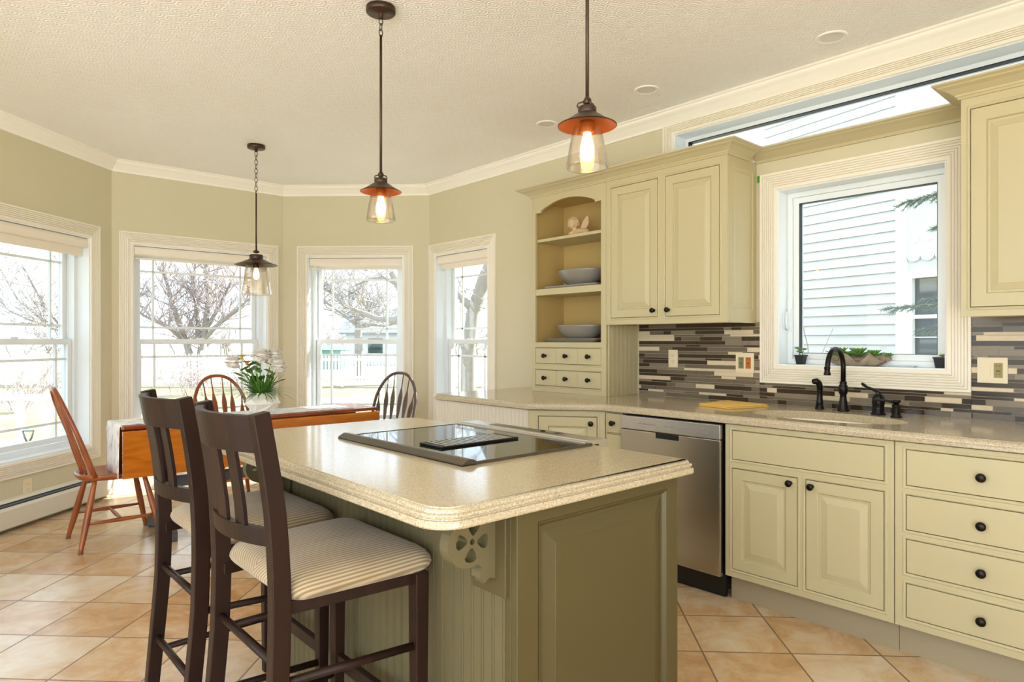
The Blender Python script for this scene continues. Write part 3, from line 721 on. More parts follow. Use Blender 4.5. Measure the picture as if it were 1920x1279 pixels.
mb = MB(); mb.lathe([(.013, zt+.06), (.013, zt+.07), (.019, zt+.074), (.0205, zt+.08), (.018, zt+.085), (.001, zt+.086)], (x, y, 0), 16); mb.tube([(x, y, zt+.072), (x-.008, y+.04, zt+.078), (x-.016, y+.078, zt+.08), (x-.018, y+.088, zt+.074)], [.007, .006, .006, .005], 10); mb.build('pump', M['bronze'], c)

# folded cloth
c = thing('folded_cloth', 'folded yellow dish cloth lying on the worktop left of the sink', 'cloth', (3.4, 1.94, zt))
q = [(3.225, 1.835), (3.50, 1.755), (3.585, 2.065), (3.26, 2.055)]
for k in range(2):
    mb = MB(); d = .006*k
    qq = roundpoly(inset(q, d), .012, 4); n = len(qq); zz = zt+.0005+k*.0075
    mb.loops([[(x, y, zz) for x, y in inset(qq, .003)], [(x, y, zz+.002+.0012*math.sin(i*2.1)) for i, (x, y) in enumerate(qq)], [(x, y, zz+.005+.0015*math.sin(i*1.7)) for i, (x, y) in enumerate(qq)], [(x, y, zz+.007) for x, y in inset(qq, .004)]], True, True, True, False)
    mb.build('fold', M['yellow'], c)

# ------------------------------------------------------------------ island
IX0, IX1, IY0, IY1 = 1.075, 1.75, 1.175, 2.69
c = thing('kitchen_island', 'olive green kitchen island with raised end panel and beadboard side', 'island', (1.4, 1.9, 0)); isl = c
mb = MB(); mb.box((IX0+.012, IY0+.022, .0), (IX1-.002, IY1-.004, ZT+.003)); mb.build('body', M['island'], c)
Fe = F((IX0, IY0, 0), (1, 0)); W = IX1-IX0
mb = MB(Fe); op = (.072, .14, W-.055, .828)
mb.frame(0, 0, W, ZT+.003, [op], -.022, 0)
mb.build('end_frame', M['island'], c, bevel=.002)
mb = MB(Fe); mb.rings(*op, [(0, 0), (.004, -.001), (.012, -.009), (.014, -.011), (.024, -.011), (.024, -.012), (.06, -.001), (.062, 0)], cap=True); mb.build('raised_panel', M['island'], c)
Fs = at(IX0+.012, IY1)
mb = MB(Fs); beadboard(mb, .0, 0, IY1-IY0-.045, ZT+.003, .042, .012, .005); mb.build('beadboard_side', M['islandbead'], c)
mb = MB(Fs); mb.box((IY1-IY0-.045, 0, -.01), (IY1-IY0-.0225, ZT+.003, .012)); mb.build('corner_post', M['island'], c, bevel=.002)
def bracket(y, plate_r):
    mb = MB(Fs); yy = IY1-y; mb.box((yy-.075, .65, .0105), (yy+plate_r, ZT, .024)); mb.build('bracket_plate', M['island'], c, bevel=.002)
    # pierced corbel standing out from the side, in the XZ plane; local a = distance out, b = height
    K = .80; Z = lambda z: .872-(.872-z)*K
    prof = [(0, .872), (.17, .872), (.172, .858), (.158, .846), (.157, .838)]
    prof += [(.098+.083*math.cos(t), .775+.075*math.sin(t)) for t in [R(40-150*k/12) for k in range(13)]]
    prof += [(.052, .69), (.058, .678), (.062, .66), (.05, .655), (.044, .64), (.032, .648), (.02, .652), (0, .645)]
    prof = [(x*K, Z(z)) for x, z in prof]
    cx, cz = .09*K, Z(.777); holes = []
    for k in range(4):
        a = R(90*k+8); h = []
        for r, s_ in ((.019, -.004), (.034, -.017), (.05, -.0235), (.059, -.016), (.062, 0), (.059, .016), (.05, .0235), (.034, .017), (.019, .004)):
            r *= K; s_ *= K
            h.append((cx+r*math.cos(a)-s_*math.sin(a), cz+r*math.sin(a)+s_*math.cos(a)))
        holes.append(roundpoly(h, .003, 2))
    holes.append(circ(cx, cz, .0095*K, n=14))
    mb = MB(Matrix(((-1, 0, 0, IX0-.012), (0, 0, 1, y), (0, 1, 0, 0), (0, 0, 0, 1)))); mb.prism(prof, -.017, .017, holes); mb.build('bracket', M['islandbead'], c)
bracket(IY0+.085, .055)
bracket(IY1-.15, .075)
c = thing('island_worktop', 'speckled beige stone top of the island with rounded ogee edge', 'worktop', (1.3, 1.9, Z0))
poly = roundpoly([(.815, 1.138), (1.79, 1.138), (1.79, 2.70), (.815, 2.735)], [.085, .012, .085, .085], 10)
IE = [(.012, .868), (.003, .869), (0, .873), (0, .884), (.002, .887), (.009, .8875), (.0095, .8905), (.006, .893), (.005, .8965), (.007, .9), (.0145, .9015), (.0155, .905), (.017, .9085), (.021, .911), (.024, .9115), (.0245, .914)]
mb = MB(); slab(mb, poly, IE); mb.build('stone_top', M['stone'], c)
# cooktop
c = thing('cooktop', 'black glass downdraft cooktop set in the island with steel side rails', 'cooktop', (1.45, 1.9, zt))
CX0, CX1, CY0, CY1 = 1.195, 1.725, 1.522, 2.275
mb = MB(); mb.box((CX0+.01, CY0, zt+.0005), (CX1+.02, CY1, zt+.008)); mb.build('glass_top', M['blackglass'], c, bevel=.0015)
for y in (CY0-.003, CY1-.004): mb = MB(); mb.box((CX0+.02, y, zt+.0005), (CX1+.02, y+.007, zt+.0095)); mb.build('trim_strip', M['rail'], c)
mb = MB(); mb.box((CX0-.023, CY0-.004, zt+.0003), (CX0+.03, CY1+.004, zt+.004)); mb.build('rail_shade_strip', M['black'], c)  # black strip stands in for the shade under the side rail
pr = [(-.022, .004), (-.02, .008), (.0, .0185), (.006, .0195), (.022, .0165), (.034, .0085), (.036, .004)]
mb = MB(); mb.loops([[(CX0+a, y, zt+b) for a, b in pr] for y in (CY0-.005, CY1+.005)], True, True, True, False); mb.build('side_rail', M['rail'], c)
pr = [(0, .0005), (.0, .010), (.002, .0125), (.02, .0128), (.022, .0165), (.112, .0145), (.118, .012), (.121, .006), (.122, -.05), (.0715, -.05), (.0715, .0005)]
mb = MB(); mb.loops([[(CX1+a, y, zt+b) for a, b in pr] for y in (CY0+.012, CY1-.0)], True, True, True, False); cp = mb.build('control_panel', M['steel2'], c)
mb = MB()
mb.add([(CX1+.05, 2.12, zt+.0168), (CX1+.1, 2.12, zt+.0158), (CX1+.1, 1.72, zt+.0158), (CX1+.05, 1.72, zt+.0168)], [(0, 1, 2, 3)]); mb.build('touch_display', M['rail'], cp)
mb = MB(); mb.add([(CX1+.06, 1.845, zt+.0168), (CX1+.095, 1.845, zt+.0162), (CX1+.095, 1.76, zt+.0162), (CX1+.06, 1.76, zt+.0168)], [(0, 1, 2, 3)]); mb.build('display_window', M['blackglass'], cp)
GX0, GX1, GY0, GY1 = 1.285, 1.63, 1.775, 1.905
mb = MB(); Fg = Matrix(((1, 0, 0, 0), (0, 1, 0, 0), (0, 0, 1, zt+.008), (0, 0, 0, 1)))
mb.M = Fg; mb.frame(GX0, GY0, GX1, GY1, [(GX0+.014, GY0+.008, GX1-.014, GY1-.008)], .0005, .0075); mb.box((GX0+.01, GY0+.005, .0002), (GX1-.01, GY1-.005, .002)); g = mb.build('vent_grille', M['black'], c, bevel=.002)
mb = MB(Fg)
for k in range(14):
    x = GX0+.03+k*(GX1-GX0-.06)/13; mb.box((x-.0055, GY0+.006, .0062), (x+.0055, GY1-.006, .0078))
mb.build('grille_slats', M['steel2'], g)

# ------------------------------------------------------------------ bar stools
def stool(x, y, label):
    c = thing('bar_stool', label, 'stool', (x, y, 0), 0, 'bar stools at the island')
    E = M['espresso']; B = lambda mb, n, bv=.003: mb.build(n, E, c, world=False, bevel=bv)
    rp = [(-.255, 0), (-.232, .25), (-.213, .46), (-.208, .62), (-.21, .75), (-.222, .9), (-.245, 1.04), (-.258, 1.112)]
    def px(z):
        for (a, za), (b, zb) in zip(rp, rp[1:]):
            if za <= z <= zb: return a+(b-a)*(z-za)/(zb-za)
    for s in (-1, 1):
        mb = MB(); P = []
        for i in range(15):
            z = 1.112*i/14; P.append((px(z), s*.203, z))
        mb.bar(P, [.036]*15, [.046-.006*abs(i-8)/8 for i in range(15)], (0, 1, 0)); B(mb, 'leg')
        mb = MB(); mb.bar([(.165, s*.234, 0), (.165, s*.234, .655)], [.03, .042], [.03, .042], (0, 1, 0)); B(mb, 'leg')
        for z, r in ((.465, .011), (.215, .011)):
            mb = MB(); mb.tube([(px(z), s*.205, z), (.165, s*.234, z-.01)], r, 10); B(mb, 'stretcher', 0)
        mb = MB(); mb.bar([(px(.64), s*.192, .638), (.165, s*.222, .638)], .02, .034, (0, 1, 0)); B(mb, 'seat_rail')
    for z in (.505, .262):
        mb = MB(); mb.tube([(px(z), -.2, z), (px(z), .2, z)], .0115, 10); B(mb, 'stretcher', 0)
    mb = MB(); mb.bar([(.165, -.23, .25), (.165, .23, .25)], .042, .022, (0, 0, 1)); B(mb, 'footrest')
    mb = MB(); mb.bar([(.165, -.232, .638), (.165, .232, .638)], .034, .02, (0, 0, 1)); B(mb, 'seat_rail')
    mb = MB(); mb.bar([(-.15, -.19, .642), (-.15, .19, .642)], .024, .02, (0, 0, 1)); B(mb, 'seat_rail')
    def curved(z0, z1, name, bow, th=.021):
        L = []
        for i in range(17):
            y = -.187+.374*i/16; b = bow*(1-(y/.19)**2)
            L.append([(px(z0)-.004-b-th/2, y, z0), (px(z0)-.004-b+th/2, y, z0), (px(z1)-.004-b+th/2, y, z1), (px(z1)-.004-b-th/2, y, z1)])
        mb = MB(); mb.loops(L, True, True, True); B(mb, name, .002)
    curved(1.016, 1.106, 'top_rail', .052); curved(.79, .834, 'lower_rail', .046)
    for k in (-1, 0, 1):
        y = k*.09; b = .042*(1-(y/.19)**2)
        mb = MB(); P = [(px(z)-.002-b*1.15, y, z) for z in (.832, .88, .95, 1.018)]
        mb.bar(P, .056, .012, (0, 1, 0)); B(mb, 'back_slat', .002)
    # cushion
    def sec(f, z, grow=0):
        w0, w1 = (.222+grow)*f, (.25+grow)*f; pts = roundpoly([(-.19-grow, -w0), (.218+grow, -w1), (.218+grow, w1), (-.19-grow, w0)], .055*f, 8)
        cx = .0135; return [(cx+(x-cx)*(f if f < 1 else 1), y, z) for x, y in pts]
    L = [sec(.97, .654), sec(1, .662), sec(1, .672, .004), sec(1, .684, .002), sec(.965, .698), sec(.9, .708), sec(.78, .714), sec(.55, .7185), sec(.25, .72), sec(.03, .7205)]
    mb = MB(); mb.loops(L, True, True, True, True); mb.build('cushion', M['fabric'], c, world=False)
    return c
stool(.845, 1.735, 'dark espresso bar stool with striped cushion, nearer to the camera')
stool(.84, 2.305, 'dark espresso bar stool with striped cushion, farther along the island near the dining table')

# ------------------------------------------------------------------ drop leaf table
TX0, TX1, TY0, TY1 = .925, 2.71, 4.60, 5.03; TZ = .755
c = thing('drop_leaf_table', 'honey brown drop leaf dining table in the bay window', 'table', (1.82, 4.82, 0))
mb = MB(); pr = [(.004, TZ-.024), (.0, TZ-.02), (0, TZ-.006), (.004, TZ)]
slab(mb, roundpoly([(TX0, TY0), (TX1, TY0), (TX1, TY1), (TX0, TY1)], .008, 3), pr); mb.build('tabletop', [M['tableedge']], c)
for s, y in ((-1, TY0), (1, TY1)):
    P = [(0, -.022), (0, -.003), (.004, .001), (.01, .002)]
    mb = MB(); yo = y+s*.004
    prof = [(0, TZ-.03), (s*.012, TZ-.031), (s*.02, TZ-.042), (s*.021, TZ-.07), (s*.021, .44), (s*.018, .434), (s*.003, .434), (0, .44)]
    mb.loops([[(x, yo+a, z) for a, z in prof] for x in (TX0, TX0+.16, TX0+.163, TX1-.163, TX1-.16, TX1)], True, True, True); mb.build('drop_leaf', M['table'], c)
mb = MB(); mb.box((1.1, TY0+.03, TZ-.12), (2.53, TY0+.05, TZ-.0245)); mb.box((1.1, TY1-.05, TZ-.12), (2.53, TY1-.03, TZ-.0245)); mb.box((1.1, TY0+.05, TZ-.12), (1.12, TY1-.05, TZ-.0245)); mb.box((2.51, TY0+.05, TZ-.12), (2.53, TY1-.05, TZ-.0245)); mb.build('apron', M['table'], c)
for x in (1.2, 2.42):
    mb = MB(); yc = 4.815
    mb.bar([(x, yc, .06), (x, yc, TZ-.03)], .11, .05, (0, 1, 0))
    mb.bar([(x, yc-.25, .035), (x, yc-.2, .06), (x, yc-.06, .09), (x, yc+.06, .09), (x, yc+.2, .06), (x, yc+.25, .035)], [.05, .075, .1, .1, .075, .05], .06, (0, 0, 1))
    mb.box((x-.03, yc-.26, 0), (x+.03, yc-.2, .05)); mb.box((x-.03, yc+.2, 0), (x+.03, yc+.26, .05)); mb.build('pedestal', M['pedestal'], c, bevel=.004)
mb = MB(); mb.box((1.2, 4.79, .3), (2.42, 4.84, .37)); mb.build('stretcher', M['pedestal'], c, bevel=.003)
# runner
c = thing('table_runner', 'white printed cloth runner lying along the drop leaf table and hanging off its end', 'runner', (1.7, 4.815, TZ))
path = [(TX0-.008, .45), (TX0-.0075, .52), (TX0-.007, .6), (TX0-.006, .7), (TX0-.005, TZ-.01), (TX0+.004, TZ+.0025)]+[(TX0+.004+(2.52-TX0)*k/24, TZ+.0025) for k in range(1, 25)]
vs = [4.64+.35*k/10 for k in range(11)]
mb = MB(); L = []
for i, (x, z) in enumerate(path):
    hang = max(0, (TZ-z)/.3)
    zz = z if z > TZ-.02 else z
    L.append((x, zz, hang))
def rf(i, y):
    x, z, h = L[i]; dz = -.05*h*(1-abs(y-4.69)/.35)*(1 if i == 0 else .5)
    return (x-.004*h*(1+math.sin(y*40)), y, z+dz*.5)
top = [[rf(i, y) for y in vs] for i in range(len(L))]
mb.add([p for r in top for p in r], [(i*11+j, i*11+j+1, (i+1)*11+j+1, (i+1)*11+j) for i in range(len(L)-1) for j in range(10)], True)
o = mb.build('cloth', M['runner'], c); sm = o.modifiers.new('thick', 'SOLIDIFY'); sm.thickness = .0015; sm.offset = 0
# ------------------------------------------------------------------ windsor chairs
def windsor(x, y, rz, label, mat, n_sp, hoopw=.205, paddle=True, top=1.0, lean=.17):
    c = thing('windsor_chair', label, 'chair', (x, y, 0), rz, 'bow back chairs round the table')
    SZ = .455
    def seat(f):
        pts = []
        for k in range(40):
            a = 2*PI*k/40; ca, sa = math.cos(a), math.sin(a); e = .72
            px = math.copysign(abs(ca)**e, ca)*.225; py = math.copysign(abs(sa)**e, sa)*(.205+.018*ca)
            pts.append((px*f, py*f))
        return pts
    L = [[(a, b, z) for a, b in seat(f)] for f, z in ((.86, SZ-.04), (.93, SZ-.036), (.985, SZ-.022), (1., SZ-.01), (.985, SZ-.002), (.95, SZ), (.8, SZ-.004), (.5, SZ-.01), (.1, SZ-.011))]
    mb = MB(); mb.loops(L, True, True, True, True); mb.build('seat', mat, c, world=False)
    legs = {}
    for sx in (-1, 1):
        for sy in (-1, 1):
            a = Vector((sx*.135, sy*.13, SZ-.034)); b = Vector((sx*.225, sy*.218, .008)); legs[sx, sy] = (a, b)
            P = [a.lerp(b, t) for t in (0, .1, .3, .5, .62, .8, .95, 1)]
            mb = MB(); mb.tube(P, [.013, .0145, .018, .0195, .019, .0165, .0135, .0135], 10); l = mb.build('leg', mat, c, world=False)
            mb = MB(); mb.lathe([(.014, 0), (.0155, .003), (.0145, .01), (.001, .0102)], (b.x, b.y, 0), 10); mb.build('foot_cap', M['greywood'], l, world=False)
    mids = []
    for sy in (-1, 1):
        a = legs[-1, sy][0].lerp(legs[-1, sy][1], .62); b = legs[1, sy][0].lerp(legs[1, sy][1], .62); mids.append((a+b)/2)
        mb = MB(); mb.tube([a.lerp(b, t) for t in (0, .2, .5, .8, 1)], [.007, .01, .014, .01, .007], 8); mb.build('stretcher', mat, c, world=False)
    mb = MB(); mb.tube([mids[0].lerp(mids[1], t) for t in (0, .2, .5, .8, 1)], [.007, .009, .013, .009, .007], 8); mb.build('stretcher', mat, c, world=False)
    # bow
    def bow(t):   # t in [-1,1]; angle param
        a = t*PI/2
        h = math.cos(a)**.75 if abs(t) < 1 else 0
        yy = hoopw*math.copysign(abs(math.sin(a))**.85, a); yy *= .86+.16*min(1, h*1.6)
        return Vector((-.165-lean*h-(.02 if h > 0 else 0)*h+.03*(abs(yy)/.2)**2*(1-h), yy, SZ-.012+(top-SZ)*h))
    ts = [-1+2*k/44 for k in range(45)]
    mb = MB(); mb.tube([bow(t) for t in ts], .0135, 10); mb.build('bow', mat, c, world=False)
    for k in range(n_sp):
        f = (k-(n_sp-1)/2)/((n_sp-1)/2); yb = f*hoopw*.63
        base = Vector((-.182+.035*f*f, yb, SZ-.012)); yt = f*hoopw*.8
        t = min(ts, key=lambda q: abs(bow(q).y-yt)+(10 if abs(q) > .75 else 0)); P1 = bow(t)
        tt = (0, .12, .26, .36, .44, .52, .75, 1) if not paddle else (0, .2, .38, .52, .6, .67, .76, 1)
        if paddle: rr = [(.006, .0065), (.0055, .008), (.005, .0165), (.005, .0215), (.005, .0215), (.005, .016), (.0055, .006), (.0045, .0045)]
        else: rr = [(.0065,)*2, (.008,)*2, (.0095,)*2, (.0095,)*2, (.0085,)*2, (.0075,)*2, (.006,)*2, (.005,)*2]
        mb = MB(); mb.tube([base.lerp(P1, q) for q in tt], rr, 8, flat=(1, 0, 0)); mb.build('spindle', mat, c, world=False)
    return c
windsor(.945, 4.885, 0, 'red-brown bow back chair at the left end of the dining table', M['cherry'], 6, lean=.15, paddle=False)
windsor(1.88, 5.42, R(-86), 'red-brown bow back chair behind the flower vase', M['cherry'], 6, .235)
windsor(2.975, 4.97, R(214), 'grey-brown bow back chair at the far right end of the table', M['greywood'], 6, .215)

# ------------------------------------------------------------------ vase and flowers
VX, VY, VZ = 1.895, 4.875, TZ+.0045
c = thing('vase', 'wide white faceted ceramic vase on the table runner', 'vase', (VX, VY, VZ))
def facet(r, z, off, n=7): return [(VX+r*math.cos(2*PI*(k+off)/n), VY+r*math.sin(2*PI*(k+off)/n), VZ+z) for k in range(n)]
mb = MB(); mb.loops([facet(.072, 0, 0), facet(.128, .06, .5), facet(.112, .095, 0), facet(.085, .14, .5), facet(.078, .14, .5), facet(.09, .1, 0), facet(.08, .09, 0)], True, True, True); mb.build('pot', M['vase'], c, bevel=.002)
rnd = random.Random(3)
def flower(label, tip, r, mat, kind, grp):
    b = Vector((VX+rnd.uniform(-.03, .03), VY+rnd.uniform(-.03, .03), VZ+.1)); tip = Vector(tip)
    t = thing('flower', label, 'flower', tuple(tip), 0, grp)
    mid = b.lerp(tip, .5)+Vector((0, 0, .03)); mb = MB()
    mb.tube([b, b.lerp(mid, .5), mid, mid.lerp(tip, .5)+Vector((0, 0, .008)), tip], .0035, 6); mb.build('stem', M['leaf'], t)
    mb = MB()
    if kind == 'peony':
        for ringi, (n, tilt, rr) in enumerate(((5, 84, .8), (8, 64, .88), (10, 40, .92), (11, 12, .86), (10, -18, .74), (8, -42, .6))):
            for k in range(n):
                a = 2*PI*(k+.5*ringi)/n+rnd.uniform(-.15, .15); ti = R(tilt+rnd.uniform(-9, 9)); Lr = r*rr
                d = Vector((math.cos(a)*math.cos(ti), math.sin(a)*math.cos(ti), math.sin(ti))); s_ = Vector((-math.sin(a), math.cos(a), 0)); up = d.cross(s_)*-1
                c0 = tip; w = r*.42
                rows = []
                for q, wf in ((.1, .35), (.5, .9), (.82, 1.1), (1., .75)):
                    rows.append([c0+d*Lr*q+s_*w*wf*e+up*(r*.18*(q*q)-r*.1*e*e) for e in (-1, -.4, .4, 1)])
                mb.add([p for l in rows for p in l], [(i*4+j, i*4+j+1, i*4+j+5, i*4+j+4) for i in range(3) for j in range(3)], True)
        mb.ball(tuple(tip), r*.55, 12, 8)
    else:
        for k in range(14):
            a = 2*PI*k/14; d = Vector((math.cos(a), math.sin(a), .55)).normalized(); s_ = Vector((-math.sin(a), math.cos(a), 0))
            mb.add([tip-s_*.003, tip+s_*.003, tip+d*r*.6+s_*r*.2, tip+d*r, tip+d*r*.6-s_*r*.2], [(0, 1, 2, 3, 4)], True)
        mb.lathe([(.004, -.012), (.012, -.004), (.012, .006), (.001, .012)], tuple(tip), 10)
    mb.build('bloom', mat, t)
    mb = MB()
    for k in range(4):
        p = b.lerp(tip, .25+.17*k); a = rnd.uniform(0, 2*PI); d = Vector((math.cos(a), math.sin(a), .5)).normalized(); s_ = Vector((-math.sin(a), math.cos(a), 0)); l = .12
        mb.add([p, p+d*l*.35+s_*.026, p+d*l*.75+s_*.018, p+d*l-Vector((0, 0, .012)), p+d*l*.75-s_*.018, p+d*l*.35-s_*.026], [(0, 1, 2, 3, 4, 5)], True)
    mb.build('leaf', M['leaf'], t)
rt = Vector((math.cos(R(42)), -math.sin(R(42)), 0)); fw = Vector((math.sin(R(42)), math.cos(R(42)), 0))
V0 = Vector((VX, VY, 0))
def vp(a, d, z): p = V0+rt*a+fw*d; return (p.x, p.y, z)
flower('large white peony at the top of the vase bouquet', vp(.0, -.03, 1.165), .078, M['petal'], 'peony', None)
flower('white peony at the right side of the bouquet', vp(.125, -.02, 1.085), .072, M['petal'], 'peony', None)
flower('white peony at the left side of the bouquet', vp(-.215, .0, 1.115), .07, M['petal'], 'peony', None)
flower('small white peony behind the top bloom of the bouquet', vp(.075, .05, 1.175), .062, M['petal'], 'peony', None)
flower('yellow daisy standing highest at the left of the bouquet', vp(-.145, -.02, 1.16), .04, M['petaly'], 'daisy', None)
flower('orange daisy in the middle of the bouquet', vp(-.095, -.05, 1.115), .045, M['petalo'], 'daisy', None)
mb = MB()
for k in range(230):
    a = rnd.uniform(0, 2*PI); L_ = rnd.uniform(.13, .3); el = R(rnd.uniform(15, 75)); d = Vector((math.cos(a)*math.cos(el), math.sin(a)*math.cos(el), math.sin(el))); s_ = Vector((-math.sin(a), math.cos(a), 0))
    p = Vector((VX, VY, VZ+.125))+Vector((math.cos(a), math.sin(a), 0))*.04; pts = [p+d*L_*q+Vector((0, 0, -.55*L_*q*q*math.cos(el))) for q in (0, .35, .7, 1)]; w = rnd.uniform(.003, .0075)
    mb.add([pts[0]-s_*w, pts[0]+s_*w, pts[1]+s_*w, pts[1]-s_*w, pts[2]+s_*w*.7, pts[2]-s_*w*.7, pts[3]], [(0, 1, 2, 3), (3, 2, 4, 5), (5, 4, 6)], True)
tag(mb.build('grass_blades', M['grass']), 'spray of thin green blades fanning out of the white vase', 'foliage', kind='stuff')

# ------------------------------------------------------------------ pendants
def pendant(x, y, label, s, ztop, chain, bulb, inner='copper', rim=1.955, dk=.038):
    c = thing('pendant_lamp', label, 'lamp', (x, y, rim), 0, 'pendant lamps'); LM = M['lampmetal']
    zr = rim
    mb = MB(); mb.lathe([(.066, CE), (.066, CE-.022), (.062, CE-.026), (.02, CE-.027), (.012, CE-.032), (.011, CE-.05), (.001, CE-.052)], (x, y, 0), 28); mb.build('canopy', LM, c)
    def link(z, r, a):
        mb2 = MB(); P = [(x+r*.55*math.cos(t)*math.cos(a), y+r*.55*math.cos(t)*math.sin(a), z+r*math.sin(t)) for t in [2*PI*k/14 for k in range(15)]]; mb2.tube(P, .0022, 6); return mb2
    zc = CE-.05
    if chain:
        n = int((CE-.05-chain)/.034)
        mb = MB()
        for k in range(n+1): 
            l = link(CE-.062-k*.034, .0205, (k % 2)*PI/2); b = len(mb.v); mb.v += l.v; mb.f += [[i+b for i in f] for f in l.f]; mb.mi += l.mi; mb.sm += l.sm
        mb.build('chain', LM, c); ztop_rod = chain
    else:
        mb = MB()
        for k in range(3):
            l = link(CE-.062-k*.026, .017, (k % 2)*PI/2); b = len(mb.v); mb.v += l.v; mb.f += [[i+b for i in f] for f in l.f]; mb.mi += l.mi; mb.sm += l.sm
        mb.build('hook_link', LM, c); ztop_rod = CE-.125
    zn = zr+dk+.027*s
    mb = MB(); mb.tube([(x, y, ztop_rod), (x, y, zn)], .0058, 10); mb.lathe([(.007, zn-.002), (.013*s, zn+.004), (.0135*s, zn+.012), (.009*s, zn+.02), (.006, zn+.024)], (x, y, 0), 12); mb.build('rod', LM, c)
    mb = MB(); mb.lathe([(.028*s, zr+dk-.002), (.029*s, zr+dk), (.029*s, zr+dk+.017*s), (.026*s, zr+dk+.02*s), (.001, zr+dk+.021*s)], (x, y, 0), 24)
    if s < 1.2:
        for a in (0, 2*PI/3, 4*PI/3):
            P = [(x+(.02+.012*math.sin(PI*q))*math.cos(a)+.0, y+(.02+.012*math.sin(PI*q))*math.sin(a), zr+dk+.012+.03*q) for q in (0, .25, .5, .75)]+[(x, y, zr+dk+.04)]
            mb.tube(P, .0028, 6)
    mb.build('collar', LM, c)
    sh = [(.029*s, zr+dk), (.042*s, zr+dk*.78), (.06*s, zr+dk*.45), (.078*s, zr+dk*.16), (.092*s, zr-.001)]
    mb = MB(); mb.lathe([(r, z) for r, z in sh]+[(.0925*s, zr-.0025)], (x, y, 0), 40, cap=False); shade = mb.build('shade', LM, c)
    mb = MB(); mb.lathe([(r-.0012, z-.0025) for r, z in sh], (x, y, 0), 40, cap=False); mb.build('shade_lining', M[inner], shade)
    gr0, gr1, gh = .043*s, .066*s, .135*s
    gp = [(gr0*.9, zr+.003), (gr0, zr-.004), (gr0+(gr1-gr0)*.5, zr-gh*.45), (gr1, zr-gh*.93), (gr1*1.005, zr-gh*.97), (gr1*.97, zr-gh), (gr1*.93, zr-gh*.99), (gr1*.945, zr-gh*.93), (gr0+(gr1-gr0)*.46, zr-gh*.45), (gr0*.93, zr-.004)]
    mb = MB(); mb.lathe(gp, (x, y, 0), 40, cap=False); mb.build('glass_shade', M['lampglass'], c)
    mb = MB(); mb.lathe([(.024, zr+.012*s), (.024, zr-.02), (.02, zr-.024), (.001, zr-.024)], (x, y, 0), 20); sk = mb.build('socket', M['copper' if inner == 'copper' else 'lampmetal'], c)
    mb = MB(); mb.lathe([(.012, zr-.022), (.0125, zr-.034), (.016, zr-.045), (.0215, zr-.065), (.0225, zr-.085), (.019, zr-.102), (.01, zr-.112), (.001, zr-.114)], (x, y, 0), 16); mb.build('bulb', bulb, c)
pendant(1.555, 1.375, 'copper lined pendant lamp over the near end of the island', 1, CE, None, M['bulb'], rim=1.955)
pendant(1.555, 2.615, 'copper lined pendant lamp over the far end of the island', 1, CE, None, M['bulb'], rim=1.958)
pendant(1.935, 5.10, 'larger brown pendant lamp on a chain over the dining table', 1.72, CE, 2.42, M['bulbcool'], 'lampmetal', rim=1.868, dk=.044)

# recessed downlights
for lab, (x, y) in zip(('white recessed downlight nearest the camera, above the sink', 'white recessed downlight above the two door wall cabinet', 'white recessed downlight above the open shelf hutch'), ((3.37, 1.37), (3.25, 2.40), (3.245, 3.24))):
    c = thing('downlight', lab, 'light', (x, y, CE), 0, 'recessed ceiling lights')
    mb = MB(); mb.lathe([(.075, CE), (.075, CE-.004), (.068, CE-.007), (.055, CE-.004), (.052, CE-.0005)], (x, y, 0), 28, cap=False); mb.build('trim_ring', M['white'], c)
    mb = MB(); mb.lathe([(.053, CE-.003), (.048, CE-.0022), (.03, CE-.001), (.001, CE-.0005)], (x, y, 0), 28, cap=False); mb.build('reflector', M['candle'], c)

# ------------------------------------------------------------------ baseboard heater
c = thing('baseboard_heater', 'long white baseboard heater on the wall under the left window', 'heater', tuple(FA @ Vector((2.2, 0, .04))))
u0, u1 = .3, 4.12
mb = MB(FA); pr = [(.0, .02), (.0, .215), (.012, .215), (.03, .212), (.05, .2), (.052, .197), (.03, .207), (.012, .209), (.005, .205), (.005, .02)]
mb.loops([[(u, v, w) for w, v in pr] for u in (u0, u1)], True, True, True); mb.build('back_plate', M['heater'], c)
mb = MB(FA); pr = [(.062, .03), (.066, .028), (.07, .034), (.07, .15), (.058, .17), (.055, .168), (.064, .148), (.064, .036)]
mb.loops([[(u, v, w) for w, v in pr] for u in (u0, u1)], True, True, True); mb.build('front_cover', M['heater'], c)
mb = MB(FA); mb.box((u0+.01, .06, .008), (u1-.01, .19, .05)); mb.build('fin_core', M['heaterdark'], c)
mb = MB(FA); mb.loops([[(u, v, w) for w, v in [(.03, .197), (.06, .178), (.0615, .18), (.032, .1995)]] for u in (u0, u1)], True, True, True); mb.build('damper', M['heaterdark'], c)
mb = MB(FA); mb.box((u1, .02, 0), (u1+.04, .215, .07)); mb.build('end_cap', M['heater'], c, bevel=.004)

